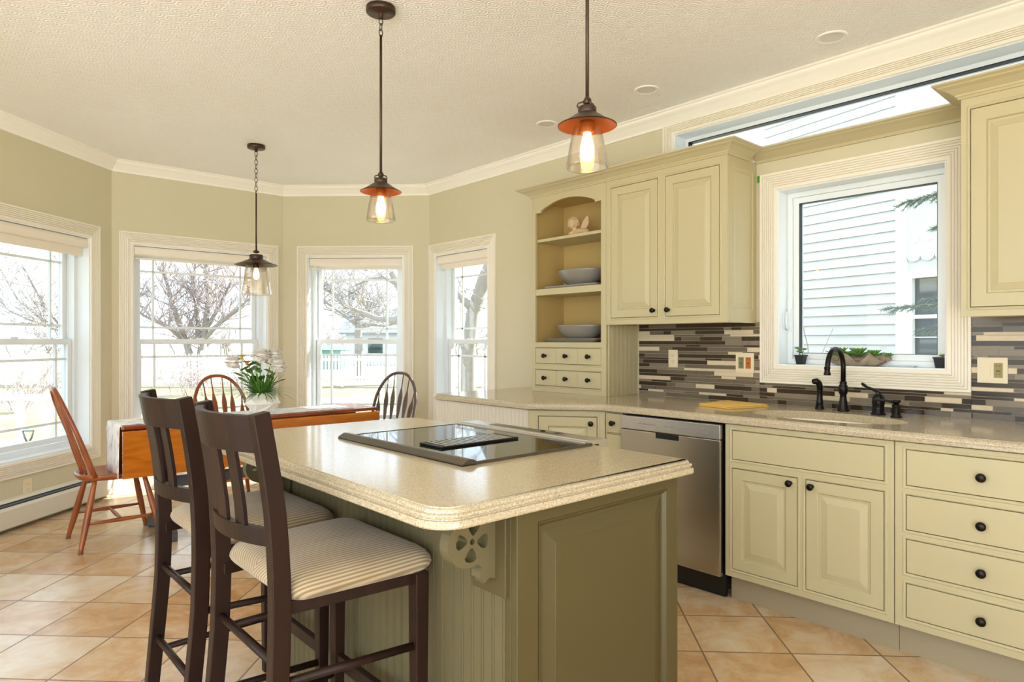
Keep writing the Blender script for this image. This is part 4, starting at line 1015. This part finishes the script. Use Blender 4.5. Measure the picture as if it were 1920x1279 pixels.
# ------------------------------------------------------------------ hutch contents
def platter(label, cy, z, hx, hy, grp, rim):
    c = thing('platter', label, 'platter', (3.5, cy, z), 0, grp)
    mb = MB(); x = 3.515
    def rr(f, zz): return [(x+(a)*1, cy+b, zz) for a, b in roundpoly([(-hx*f, -hy*f), (hx*f, -hy*f), (hx*f, hy*f), (-hx*f, hy*f)], .02, 4)]
    if rim: mb.loops([rr(.78, z), rr(.8, z+.003), rr(.97, z+.022), rr(1, z+.026), rr(.985, z+.0275), rr(.8, z+.009), rr(.7, z+.008)], True, True, True)
    else: mb.loops([rr(.93, z), rr(.98, z+.008), rr(1, z+.0165), rr(.985, z+.018), rr(.93, z+.011), rr(.9, z+.011)], True, True, True)
    mb.build('dish', M['platter'], c)
def bowlf(label, cy, z, grp):
    c = thing('bowl', label, 'bowl', (3.515, cy, z), 0, grp); mb = MB()
    pr = [(.055, z), (.06, z+.002), (.062, z+.006), (.085, z+.022), (.112, z+.052), (.128, z+.088), (.133, z+.104), (.135, z+.112), (.1305, z+.114), (.127, z+.104), (.108, z+.056), (.08, z+.028), (.001, z+.016)]
    mb.lathe(pr, (3.515, cy, 0), 40, sy=1.5, cap=False); mb.lathe([(.0005, z), (.055, z)], (3.515, cy, 0), 40, sy=1.5, cap=False); mb.build('body', M['bowl'], c)
platter('flat grey platter under the bowl on the middle hutch shelf', 3.16, 1.6575, .135, .255, 'grey platters in the hutch', False)
bowlf('glossy grey oval bowl on the middle hutch shelf', 3.165, 1.6715, 'grey bowls in the hutch')
platter('grey rimmed platter under the bowl on the bottom hutch shelf', 3.165, 1.2715, .135, .265, 'grey platters in the hutch', True)
bowlf('glossy grey oval bowl on the bottom hutch shelf', 3.17, 1.2805, 'grey bowls in the hutch')
# winged bust
c = thing('cherub_figurine', 'tan ceramic winged cherub bust on the top hutch shelf', 'figurine', (3.5, 3.15, 2.0235)); z = 2.0235; x, y = 3.47, 3.16
mb = MB()
mb.ball((x+.0, y-.025, z+.026), .055, 16, 10, (.62, 1.45, .5)); mb.ball((x-.012, y+.04, z+.02), .03, 12, 8, (.8, 1.1, .66)); mb.ball((x, y-.085, z+.018), .03, 12, 8, (.8, 1, .6))
mb.ball((x-.005, y+.02, z+.052), .024, 12, 8, (.9, .95, 1.1))
mb.ball((x-.008, y+.03, z+.09), .044, 18, 14, (.9, .92, 1.0))
for e, f in ((.012, 0), (-.012, 0)): mb.ball((x-.041, y+.03+e, z+.093), .006, 8, 6, (.5, 1.1, .7))
mb.ball((x-.047, y+.03, z+.084), .0065, 8, 6, (.9, .8, 1)); mb.ball((x-.041, y+.03, z+.07), .008, 8, 6, (.5, 1.2, .5))
for e in (.02, -.02): mb.ball((x-.034, y+.03+e, z+.078), .012, 8, 6, (.6, 1, 1))
for s_ in (-.1, .1): mb.ball((x-.012+0, y-.025+s_*.5, z+.03), .02, 8, 6, (1, .9, .9))
bust = mb.build('bust', M['cherub'], c)
rnd = random.Random(8); mb = MB()
for k in range(90):
    a = rnd.uniform(0, 2*PI); t = rnd.uniform(-.5, 1.5); q = Vector((math.cos(a)*math.cos(t), math.sin(a)*math.cos(t), math.sin(t)))
    if q.x < -.35 and q.z < .62: continue
    mb.ball((x-.006+q.x*.041, y+.03+q.y*.042, z+.092+q.z*.042), rnd.uniform(.007, .0105), 8, 6)
mb.build('curly_hair', M['cherub'], c)
for sgn, yy in ((-1, -.062), ):
    mb = MB(); out = [(0, 0), (-.008, .032), (-.022, .06), (-.05, .088), (-.072, .1), (-.078, .082), (-.08, .06), (-.074, .035), (-.055, .01), (-.02, -.008)]
    mb.M = Matrix(((0, 0, 1, x+.005), (1, 0, 0, y-.025), (0, 1, 0, z+.035), (0, 0, 0, 1))); mb.prism(out, -.006, .006)
    for k in range(5): mb.tube([(-.012-.01*k, .012, .007), (-.03-.008*k, .045+.004*k, .009), (-.045-.004*k, .07+.003*k, .006)], .004, 6)
    mb.build('wing', M['cherub'], c, bevel=.002)

# ------------------------------------------------------------------ window sill things
ZSI = sinkO[1]+.0065
def rosette(mb, c, r, n, up=.55):
    for ringi, (m, el, f) in enumerate(((n, .25, 1.), (n, .6, .85), (max(4, n-3), 1.0, .6))):
        for k in range(m):
            a = 2*PI*(k+.5*ringi)/m; d = Vector((math.cos(a)*math.cos(el), math.sin(a)*math.cos(el), math.sin(el)*up*2)).normalized(); s_ = Vector((-math.sin(a), math.cos(a), 0)); L_ = r*f
            c0 = Vector(c); n_ = s_.cross(d).normalized()
            P = [c0, c0+d*L_*.3, c0+d*L_*.65, c0+d*L_*.9, c0+d*L_]
            mb.tube([P[0], P[1], P[2], P[3], P[4]], [(.002, .003), (.003, r*.09), (.003, r*.12), (.002, r*.07), (.0005, .0005)], 6, flat=tuple(n_))
def smallpot(label, x, y, leaves):
    c = thing('potted_plant', label, 'plant', (x, y, ZSI)); mb = MB()
    def sq(h, z): return [(x+a, y+b, z) for a, b in roundpoly([(-h, -h), (h, -h), (h, h), (-h, h)], .004, 3)]
    mb.loops([sq(.019, ZSI), sq(.026, ZSI+.046), sq(.029, ZSI+.046), sq(.029, ZSI+.053), sq(.026, ZSI+.053), sq(.024, ZSI+.046)], True, True, True); mb.build('pot', M['pot'], c)
    mb = MB()
    for dx, dy, h in leaves:
        b = Vector((x+dx*.3, y+dy*.3, ZSI+.046)); tp = Vector((x+dx, y+dy, ZSI+.05+h)); mb.tube([b, b.lerp(tp, .5)+Vector((0, 0, .004)), tp], .0022, 5); rosette(mb, tp, .018, 6, .5)
    mb.build('foliage', M['succ'], c)
smallpot('small black square pot with two sprigs at the left end of the sink window sill', 3.765, 1.702, ((0, .018, .04), (.005, -.017, .034), (-.012, .003, .02)))
smallpot('small black pot at the right end of the sink window sill', 3.765, 1.005, ((.008, -.006, .008), ))
c = thing('succulent_planter', 'wavy stone planter with green succulents in the middle of the sink window sill', 'planter', (3.76, 1.4, ZSI))
mb = MB(); L = []
for f, z in ((.6, 0), (.75, .01), (.95, .03), (1, .046), (.93, .046), (.8, .035)):
    ring = []
    for k in range(64):
        a = 2*PI*k/64; w = math.cos(6*a)*.5+.5; r = f*(1+.1*math.cos(9*a)); ring.append((3.762+.052*r*math.cos(a), 1.395+.155*r*math.sin(a), ZSI+z+(.022*math.sin(7*a+.6) if z > .03 else .004*math.sin(7*a) if z > 0 else 0)))
    L.append(ring)
mb.loops(L, True, True, True, True); mb.build('stone_bowl', M['planter'], c)
for dy, r, n, mt in ((.095, .06, 11, 'succ'), (-.005, .058, 12, 'leaf'), (-.085, .045, 9, 'leaf'), (.045, .03, 7, 'leaf'), (-.15, .026, 6, 'grass')):
    mb = MB(); rosette(mb, (3.762, 1.395+dy, ZSI+.052), r*1.3, n, .75); mb.build('succulent', M['succ' if mt == 'succ' else mt], c)
c = thing('glass_dish', 'flat pale glass dish lying on the sink window sill, right of the succulent planter', 'dish', (3.76, 1.17, ZSI))
mb = MB(); q = roundpoly([(3.72, 1.11), (3.79, 1.11), (3.79, 1.235), (3.72, 1.235)], .012, 4)
mb.loops([[(a, b, ZSI) for a, b in inset(q, .006)], [(a, b, ZSI+.006) for a, b in q], [(a, b, ZSI+.007) for a, b in inset(q, .003)], [(a, b, ZSI+.003) for a, b in inset(q, .01)]], True, True, True); mb.build('tray', M['door'], c)

# ------------------------------------------------------------------ outside
mb = MB(); mb.prism([(-14, -14), (9, -14), (9, -1.7), (-2.8, -1.7), (-2.8, 3), (-14, 3)], -.45, -.12); tag(mb.build('bounce_slab', paint('pale_bounce_surface', 'ebe7de', .9, .05)), kind='structure')  # unseen pale slab, added to bounce sunlight up onto the ceiling
GZ = -.35
mb = MB(); n = 40
mb.add([(-60, -60, GZ), (120, -60, GZ), (120, 120, GZ), (-60, 120, GZ)], [(0, 1, 2, 3)]); g = tag(mb.build('ground', M['lawn']), kind='structure')
FW, RT = Vector((math.sin(R(42)), math.cos(R(42)), 0)), Vector((math.cos(R(42)), -math.sin(R(42)), 0))
def gp(a, d, z=GZ): p = FW*d+RT*a; return Vector((p.x, p.y, z))
# picket fence panels
def fence_panel(a, d, label, proto=[]):
    o = gp(a, d); c = thing('picket_fence_panel', label, 'fence', tuple(o), R(-42), 'white picket fence')
    if not proto:
        def keep(ob): proto.append(ob)
        mb = MB()
        mb.box((-.05, -.05, 0), (.05, .05, 1.22)); mb.lathe([(.07, 1.22), (.07, 1.25), (.001, 1.3)], (0, 0, 0), 4, False); keep(mb.build('post', M['fence'], c, world=False))
        for z in (.28, .92): mb = MB(); mb.box((.05, .0, z), (2.45, .04, z+.09)); keep(mb.build('rail', M['fence'], c, world=False))
        mb = MB(); mb.loops([[(x, y, z) for x, z in ((-.034, .06), (.034, .06), (.034, 1.1), (0, 1.18), (-.034, 1.1))] for y in (-.02, 0)], True, True, True); p = mb.build('picket', M['fence'], c, world=False); p.location = (.12, 0, 0); keep(p)
        for k in range(1, 20): q = p.copy(); COL.objects.link(q); q.parent = c; q.location = (.12+.119*k, 0, 0); keep(q)
    else:
        for ob in proto: q = ob.copy(); COL.objects.link(q); q.parent = c
    return c
t_ = 23.5/1235
for k, lab in enumerate(('white picket fence panel seen at the far left through the left window', 'white picket fence panel between the left window and the wide window', 'white picket fence panel seen in the left part of the wide window', 'white picket fence panel seen in the right part of the wide window behind the bouquet',
                         'white picket fence panel seen at the left edge of the middle bay window', 'white picket fence panel seen in the middle bay window above the grey-brown chair', 'white picket fence panel seen at the right edge of the middle bay window', 'white picket fence panel seen through the narrow window by the hutch')):
    fence_panel((-975+131.4*k)*t_, 23.5, lab)
# trees
class Tree:
    def __init__(s, seed): s.r = random.Random(seed); s.a = MB(); s.b = MB()
    def limb(s, pts, r0, r1, trunk=True, n=7):
        k = len(pts); (s.a if trunk else s.b).tube(pts, [r0+(r1-r0)*i/(k-1) for i in range(k)], n)
    def grow(s, p, d, L, r, depth, droop=0.):
        P = [p]; d = d.normalized(); q = p
        for i in range(3):
            d = (d+Vector((s.r.uniform(-.22, .22), s.r.uniform(-.22, .22), s.r.uniform(-.16, .2)-droop))).normalized(); q = q+d*L/3; P.append(q)
        s.b.tube(P, [r, r*.85, r*.7, r*.5], 5 if r > .02 else 3)
        if depth <= 0: return
        for i in range(s.r.choice((2, 3, 3))):
            t = s.r.choice((1, 2, 3)); e = s.r.uniform(.35, .95); ax = Vector((s.r.uniform(-1, 1), s.r.uniform(-1, 1), s.r.uniform(-.4, .7)))
            s.grow(P[t], (d+ax*e).normalized(), L*s.r.uniform(.6, .85), max(.0075, r*s.r.uniform(.5, .7)), depth-1, droop)
    def done(s, name, label, base, mat=('bark', 'twig'), grp=None, cat='tree'):
        c = thing(name, label, cat, tuple(base), 0, grp); 
        if s.a.v: s.a.build('trunk', M[mat[0]], c, fixn=False)
        s.b.build('branches', M[mat[1]], c, fixn=False); return c
def pl(a0, d, pts): return [gp(a0+a, d+dd, z) for a, z, dd in pts]
# apple tree seen through the middle window
T1 = Tree(4); d = 28; a0 = -288*d/1235
T1.limb(pl(a0, d, [(.15, GZ, 0), (.03, .6, 0), (0, 1.4, 0), (.02, 2.15, 0)]), .2, .15)
lim = [([(.02, 2.1, 0), (-.25, 2.55, .2), (-.73, 2.85, .4), (-1.2, 3.35, .5), (-1.7, 3.6, .5)], .13), ([(.0, 1.9, 0), (-.45, 2.3, -.3), (-.95, 2.7, -.5), (-1.5, 3.1, -.8)], .08),
       ([(.02, 2.1, 0), (.25, 2.35, 0), (.3, 2.9, .2), (-.1, 3.4, .4)], .07), ([(.05, 1.9, 0), (.5, 2.0, .3), (1.0, 1.95, .5), (1.8, 2.15, .8)], .11), ([(-.4, 2.65, .2), (-.5, 3.3, .4), (-.45, 4.2, .5)], .05), ([(.15, 2.3, 0), (.7, 2.9, .1), (1.0, 3.4, .2)], .05)]
for P, r in lim:
    W_ = pl(a0, d, P); T1.limb(W_, r, r*.5)
    for i in range(1, len(W_)):
        for k in range(6): T1.grow(W_[i].lerp(W_[i-1], T1.r.random()), Vector((T1.r.uniform(-1, 1), T1.r.uniform(-1, 1), T1.r.uniform(-.2, 1.2))), T1.r.uniform(.6, 1.2), .03, 3)
T1.done('bare_tree', 'gnarled bare tree with crooked limbs in the middle bay window', gp(a0, d))
T2 = Tree(9); d = 25; a0 = -196*d/1235
T2.limb(pl(a0, d, [(.4, GZ, 0), (.3, 1, 0), (.15, 2.2, 0), (-.2, 3.2, 0), (-.6, 3.9, 0)]), .4, .13)
for P, r in (([(.1, 2.3, 0), (-.5, 2.05, 0), (-1.2, 2.15, 0), (-2.1, 2.5, 0)], .16), ([(-.35, 3.4, 0), (-.9, 3.7, 0), (-1.5, 3.6, 0), (-2, 3.4, 0)], .09), ([(-.2, 3.2, 0), (.4, 4.2, 0), (.6, 5, 0)], .12), ([(.2, 1.9, 0), (1.2, 2.6, 0), (2.2, 3.2, 0)], .14)):
    W_ = pl(a0, d, P); T2.limb(W_, r, r*.5)
    for i in range(1, len(W_)):
        for k in range(3): T2.grow(W_[i].lerp(W_[i-1], T2.r.random()), Vector((T2.r.uniform(-1, 1), T2.r.uniform(-1, 1), T2.r.uniform(-.2, 1.2))), T2.r.uniform(.7, 1.4), .025, 3)
T2.done('bare_tree', 'thick bare tree whose limbs enter the middle bay window from its right edge', gp(a0, d))
T3 = Tree(21); d = 27; a0 = -596*d/1235
for P, r in (([(-.15, GZ, 0), (-.2, .8, 0), (-.45, 1.6, 0), (-.9, 2.8, 0), (-1.3, 4, .2)], .17), ([(.2, GZ, .2), (.22, .9, .2), (.35, 1.7, .2), (.5, 3, .2), (.4, 4.6, .1)], .2), ([(.3, 1.3, .2), (.9, 1.9, 0), (1.8, 2.6, 0), (2.7, 3.4, 0)], .1), ([(-.2, 1.2, 0), (-.8, 1.8, -.4), (-1.8, 2.3, -.5), (-2.6, 3.0, -.5)], .09), ([(.1, 1.4, .2), (.0, 2.4, .3), (-.2, 3.4, .4), (-.1, 4.6, .3)], .11), ([(.35, 1.7, .2), (1, 2.8, .2), (1.6, 4.1, .2)], .1)):
    W_ = pl(a0, d, P); T3.limb(W_, r, r*.35)
    for i in range(2, len(W_)):
        for k in range(13): T3.grow(W_[i].lerp(W_[i-1], T3.r.random()), Vector((T3.r.uniform(-1, 1), T3.r.uniform(-.7, .7), T3.r.uniform(.1, 1.3))), T3.r.uniform(.6, 1.15), .03, 3)
T3.done('bare_tree', 'bushy bare tree with several stems behind the fence in the wide window', gp(a0, d), ('bark', 'twigred'))
T4 = Tree(33); d = 19; a0 = -850*d/1235
for P, r in (([(.3, GZ, 0), (.3, .8, 0), (.2, 1.6, 0), (-.4, 2.3, 0), (-1.0, 3.4, 0)], .12), ([(.2, 1.6, 0), (-.6, 1.9, .2), (-1.4, 2.5, .3), (-2.1, 3.6, .4)], .07), ([(.3, 1.5, 0), (-.3, 1.75, -.3), (-1.0, 2.1, -.5), (-1.8, 2.9, -.5)], .05), ([(.2, 1.7, 0), (.1, 2.6, .3), (-.2, 3.6, .4)], .06)):
    W_ = pl(a0, d, P); T4.limb(W_, r, r*.3)
    for i in range(1, len(W_)):
        for k in range(5): T4.grow(W_[i].lerp(W_[i-1], T4.r.random()), Vector((T4.r.uniform(-1.2, .3), T4.r.uniform(-.6, .6), T4.r.uniform(-.1, 1.1))), T4.r.uniform(.5, 1.0), .018, 3)
T4.done('bare_tree', 'bare tree whose branches sweep up across the left window', gp(a0, d))
T5 = Tree(40); d = 13; a0 = -72*d/1235
T5.limb(pl(a0, d, [(-.1, GZ, 0), (-.1, 1.0, 0), (-.02, 1.8, 0), (.2, 2.5, 0), (.5, 3.2, 0)]), .16, .11)
for P, r in (([(-.02, 1.9, 0), (-.35, 2.25, 0), (-.8, 2.6, 0)], .09), ([(.1, 2.3, 0), (.6, 2.5, 0), (1.1, 3, 0)], .08)):
    W_ = pl(a0, d, P); T5.limb(W_, r, r*.5)
    for i in range(1, len(W_)):
        for k in range(4): T5.grow(W_[i].lerp(W_[i-1], T5.r.random()), Vector((T5.r.uniform(-1, 1), T5.r.uniform(-1, 1), T5.r.uniform(-.6, 1))), T5.r.uniform(.4, .8), .012, 2)
for k in range(8): T5.grow(gp(a0+.1, d, 1.2+.15*k), Vector((T5.r.uniform(-1, 1), T5.r.uniform(-1, 1), T5.r.uniform(-.3, .8))), .6, .012, 2)
T5.done('bare_tree', 'thick forked bare tree seen through the narrow window by the hutch', gp(a0, d))
# far row of bare trees
T6 = Tree(55); base = gp(0, 0)
for k in range(9): T6.grow(Vector((T6.r.uniform(-2, 2), T6.r.uniform(-1, 1), 0)), Vector((T6.r.uniform(-.4, .4), 0, 1)), T6.r.uniform(1., 1.7), .07, 4)
far = [(-50, 56, 1.0), (-43, 66, 1.1), (-36, 52, .9), (-29, 64, 1.1), (-22, 76, 1.2), (-16, 55, .9), (-10, 68, 1.), (-3, 80, 1.1), (1, 60, .9)]
proto = T6.done('bare_shrub', 'distant bare shrub thicket across the field', (0, 0, 0), ('bark', 'twig'), 'far row of bare shrubs')
rr_ = random.Random(2); kids = list(proto.children)
for k, (a, d, s_) in enumerate(far):
    o = proto if k == 0 else proto.copy()
    if k:
        COL.objects.link(o)
        for ch in kids: q = ch.copy(); COL.objects.link(q); q.parent = o
    o.location = gp(a, d); o.scale = (1.6*s_, 1.6*s_, s_*.9); o.rotation_euler = (0, 0, rr_.uniform(0, 6))
# reddish shrubs in front of the fence
for k, (a, d, lab) in enumerate(((-11.2, 15.2, 'rust coloured bare shrub low in the left window'), (-9.6, 19.5, 'rust coloured bare shrub at the lower left of the wide window'), (-8.0, 20.5, 'rust coloured bare shrub low in the middle of the wide window'))):
    S = Tree(70+k); b = gp(a, d)
    for q in range(16): S.grow(b+Vector((S.r.uniform(-.5, .5), S.r.uniform(-.5, .5), 0)), Vector((S.r.uniform(-.6, .6), S.r.uniform(-.6, .6), 1)), S.r.uniform(.4, .65), .012, 3)
    S.done('bare_shrub', lab, b, ('bark', 'twigred'), None, 'shrub')
# far house and teal shed
p = gp(-215*45/1235, 45); c = thing('far_house', 'grey roofed house far beyond the fence in the middle bay window', 'house', tuple(p), R(-42))
mb = MB(); mb.box((-3.5, 0, 0), (3.5, 5, 2.3)); mb.build('house_walls', M['siding'], c, world=False)
mb = MB(); mb.loops([[(x, -.4, 2.2), (x, 2.5, 4.0), (x, 5.4, 2.2), (x, 5.4, 2.1), (x, -.4, 2.1)] for x in (-3.9, 3.9)], True, True, True); mb.build('roof', M['roof'], c, world=False)
for x in (-2, .3): mb = MB(); mb.box((x, -.03, .8), (x+1, .0, 1.8)); mb.build('house_window', M['darkglass'], c, world=False)
p = gp(-338*38/1235, 38); c = thing('shed', 'low teal shed beyond the fence at the lower left of the middle window', 'shed', tuple(p), R(-42))
mb = MB(); mb.box((-.9, 0, 0), (.75, 1.4, 1.15)); mb.build('shed_walls', M['teal'], c, world=False)
mb = MB(); mb.loops([[(x, -.1, 1.12), (x, .7, 1.4), (x, 1.5, 1.12)] for x in (-.95, .8)], True, True, True); mb.build('shed_roof', M['teal'], c, world=False)
# deck railing outside the left window
c = thing('deck_railing', 'white deck railing just outside the left window', 'railing', tuple(gp(-5.6, 7)), R(-42)); 
mb = MB(); mb.box((-1.3, -.05, 1.0), (1.0, .05, 1.06)); mb.build('top_rail', M['fence'], c, world=False)
mb = MB(); mb.box((-1.3, -.025, .42), (1.0, .025, .48)); mb.build('bottom_rail', M['fence'], c, world=False)
for k in range(9): mb = MB(); x = -1.25+.27*k; mb.box((x-.03, -.03, 0 if k % 4 == 0 else .48), (x+.03, .03, 1.0)); mb.build('baluster', M['fence'], c, world=False)
c = thing('garden_tool', 'grey D-handled garden tool leaning outside the left window', 'tool', tuple(gp(-3.93, 5.35)), R(-42)); b = .9
mb = MB(); mb.tube([(-.045, 0, b), (.045, 0, b), (.03, 0, b-.05), (.005, 0, b-.1)], .008, 8); mb.tube([(-.045, 0, b), (-.03, 0, b-.05), (-.005, 0, b-.1)], .008, 8); mb.build('grip', M['metal'], c, world=False)
mb = MB(); mb.tube([(0, 0, b-.095), (0, .05, 0)], .014, 8); mb.build('shaft', M['metal'], c, world=False)
# neighbour house opposite the sink window
UH = Vector((-.225, -.974)); o = (7.352, 3.75)
c = thing('neighbour_house', 'white clapboard house right outside the sink window', 'house', (8.2, 1.5, GZ)); FH = F((o[0], o[1], 0), UH)
mb = MB(FH); L0, L1 = [], []; pts = [(GZ, .0)]
z = GZ
while z < 5.2: pts += [(z-.004, .0), (z-.004, .024), (z+.092, .004)]; z += .1
mb.loops([[(u, z, w) for z, w in pts] for u in (0, 1.565)], closed=False); mb.box((0, GZ, -.2), (1.565, 5.2, 0)); mb.build('clapboards', M['siding'], c)
mb = MB(FH); mb.box((1.56, GZ, -.1), (1.66, 5.2, .03)); mb.build('corner_board', M['fence'], c)
mb = MB(FH); mb.frame(1.66, GZ, 4.3, 5.2, [(1.70, 1.14, 2.5, 1.88)], -.1, .0); mb.build('plain_wall', M['siding'], c)
mb = MB(FH)
for r in range(8):
    zb = 2.08+.17*r; q = [(3.3, zb+.19), (1.66, zb+.19), (1.66, zb)]
    for k in range(13):
        for i in range(1, 9): t = PI*i/8; q.append((1.66+.126*k+.063-.063*math.cos(t), zb-.055*math.sin(t)))
    q.append((3.3, zb)); mb.prism(q[::-1], .002+.003*(r % 2), .022+.003*(r % 2))
mb.build('scalloped_shingles', M['siding'], c)
mb = MB(FH); mb.rings(1.66, 1.10, 2.54, 1.92, [(0, 0), (0, .025), (.05, .025), (.05, -.03)]); mb.box((1.70, 1.49, -.04), (2.5, 1.525, .0)); mb.box((2.09, 1.14, -.035), (2.1, 1.49, -.01)); mb.box((1.7, 1.31, -.035), (2.5, 1.32, -.01)); hw = mb.build('house_window', M['fence'], c)
mb = MB(FH); mb.box((1.70, 1.14, -.06), (2.5, 1.88, -.04)); mb.build('pane', M['darkglass'], hw)
# spruce
sp = thing('spruce_tree', 'blue-green spruce reaching into the right side of the sink window', 'tree', (5.7, .35, GZ)); rnd = random.Random(12)
mb = MB(); mb.tube([(5.7, .35, GZ), (5.7, .35, 2), (5.68, .36, 5)], [.13, .1, .04], 10); mb.build('trunk', M['bark'], sp)
def spruce_branch(p0, p1, sag):
    mb = MB(); mb.m = 0; p0, p1 = Vector(p0), Vector(p1); N = 26
    P = [p0.lerp(p1, i/N)+Vector((0, 0, -sag*math.sin(PI*i/N*.7))) for i in range(N+1)]; mb.tube(P, [.016*(1-i/N)+.003 for i in range(N+1)], 6); tw = []
    for i in range(2, N+1):
        for s_ in (-1, 1):
            d = (P[i]-P[i-1]).normalized(); sd = d.cross(Vector((0, 0, 1))).normalized()*s_; L_ = .34*(1-i/N*.7)*rnd.uniform(.6, 1.1)
            e = P[i]+(d*.75+sd*.7+Vector((0, 0, rnd.uniform(-.5, -.1)))).normalized()*L_; mb.tube([P[i], P[i].lerp(e, .5)+Vector((0, 0, .01)), e], [.004, .003, .002], 4); tw.append((P[i], e))
    tw += [(P[i], P[i+1]) for i in range(3, N)]
    b = mb.build('branch', M['bark'], sp, fixn=False)
    mb = MB()
    for a, e in tw:
        n_ = int((e-a).length/.0025)
        for k in range(n_):
            q = a.lerp(e, k/n_); d = (e-a).normalized(); v = Vector((rnd.uniform(-1, 1), rnd.uniform(-1, 1), rnd.uniform(-.6, 1))).normalized(); v = (v-d*v.dot(d)*.8+d*.7).normalized()*rnd.uniform(.03, .05); s_ = v.cross(d).normalized()*.0024
            mb.add([q-s_, q+s_, q+v], [(0, 1, 2)])
    tag(mb.build('needles', M['needles'], b, fixn=False), kind='stuff')
spruce_branch((5.66, .42, 1.72), (5.25, 1.70, 1.57), .06); spruce_branch((5.66, .42, 2.5), (5.25, 1.62, 2.24), -.04); spruce_branch((5.7, .42, 1.62), (5.5, 1.56, 1.42), .06); spruce_branch((5.66, .42, 1.85), (5.4, 1.52, 1.62), .05); spruce_branch((5.66, .42, 2.42), (5.4, 1.45, 2.1), .0)
# rust stems at the left of the sink window
S = Tree(90); b = Vector((6.75, 3.05, GZ))
for q in range(4): S.grow(b+Vector((0, S.r.uniform(-.1, .12), 0)), Vector((-.02, S.r.uniform(.0, .14), 1)), 1.25, .006, 1)
S.done('bare_shrub', 'thin rust coloured stems against the clapboards at the left of the sink window', b, ('bark', 'twigred'), None, 'shrub')

# ------------------------------------------------------------------ light
w = bpy.data.worlds.new('world'); sc.world = w; w.use_nodes = True
bg = w.node_tree.nodes['Background']; bg.inputs['Color'].default_value = (.80, .90, 1, 1); bg.inputs['Strength'].default_value = 1.9
sun = bpy.data.lights.new('sun', 'SUN'); so = bpy.data.objects.new('sun', sun); COL.objects.link(so)
sun.energy = 12.5; sun.angle = R(.6); sun.color = (1, .97, .92)
sd = Vector((-1, .2, -math.tan(R(37))*1.02)).normalized(); so.rotation_euler = sd.to_track_quat('-Z', 'Y').to_euler()
sc.view_settings.view_transform = 'Standard'; sc.view_settings.look = 'None'; sc.view_settings.exposure = 1.12; sc.view_settings.gamma = 1; sc.view_settings.use_curve_mapping = False
sc.cycles.max_bounces = 10; sc.cycles.diffuse_bounces = 6; sc.cycles.transparent_max_bounces = 16; sc.cycles.sample_clamp_indirect = 6; sc.cycles.caustics_reflective = False; sc.cycles.caustics_refractive = False
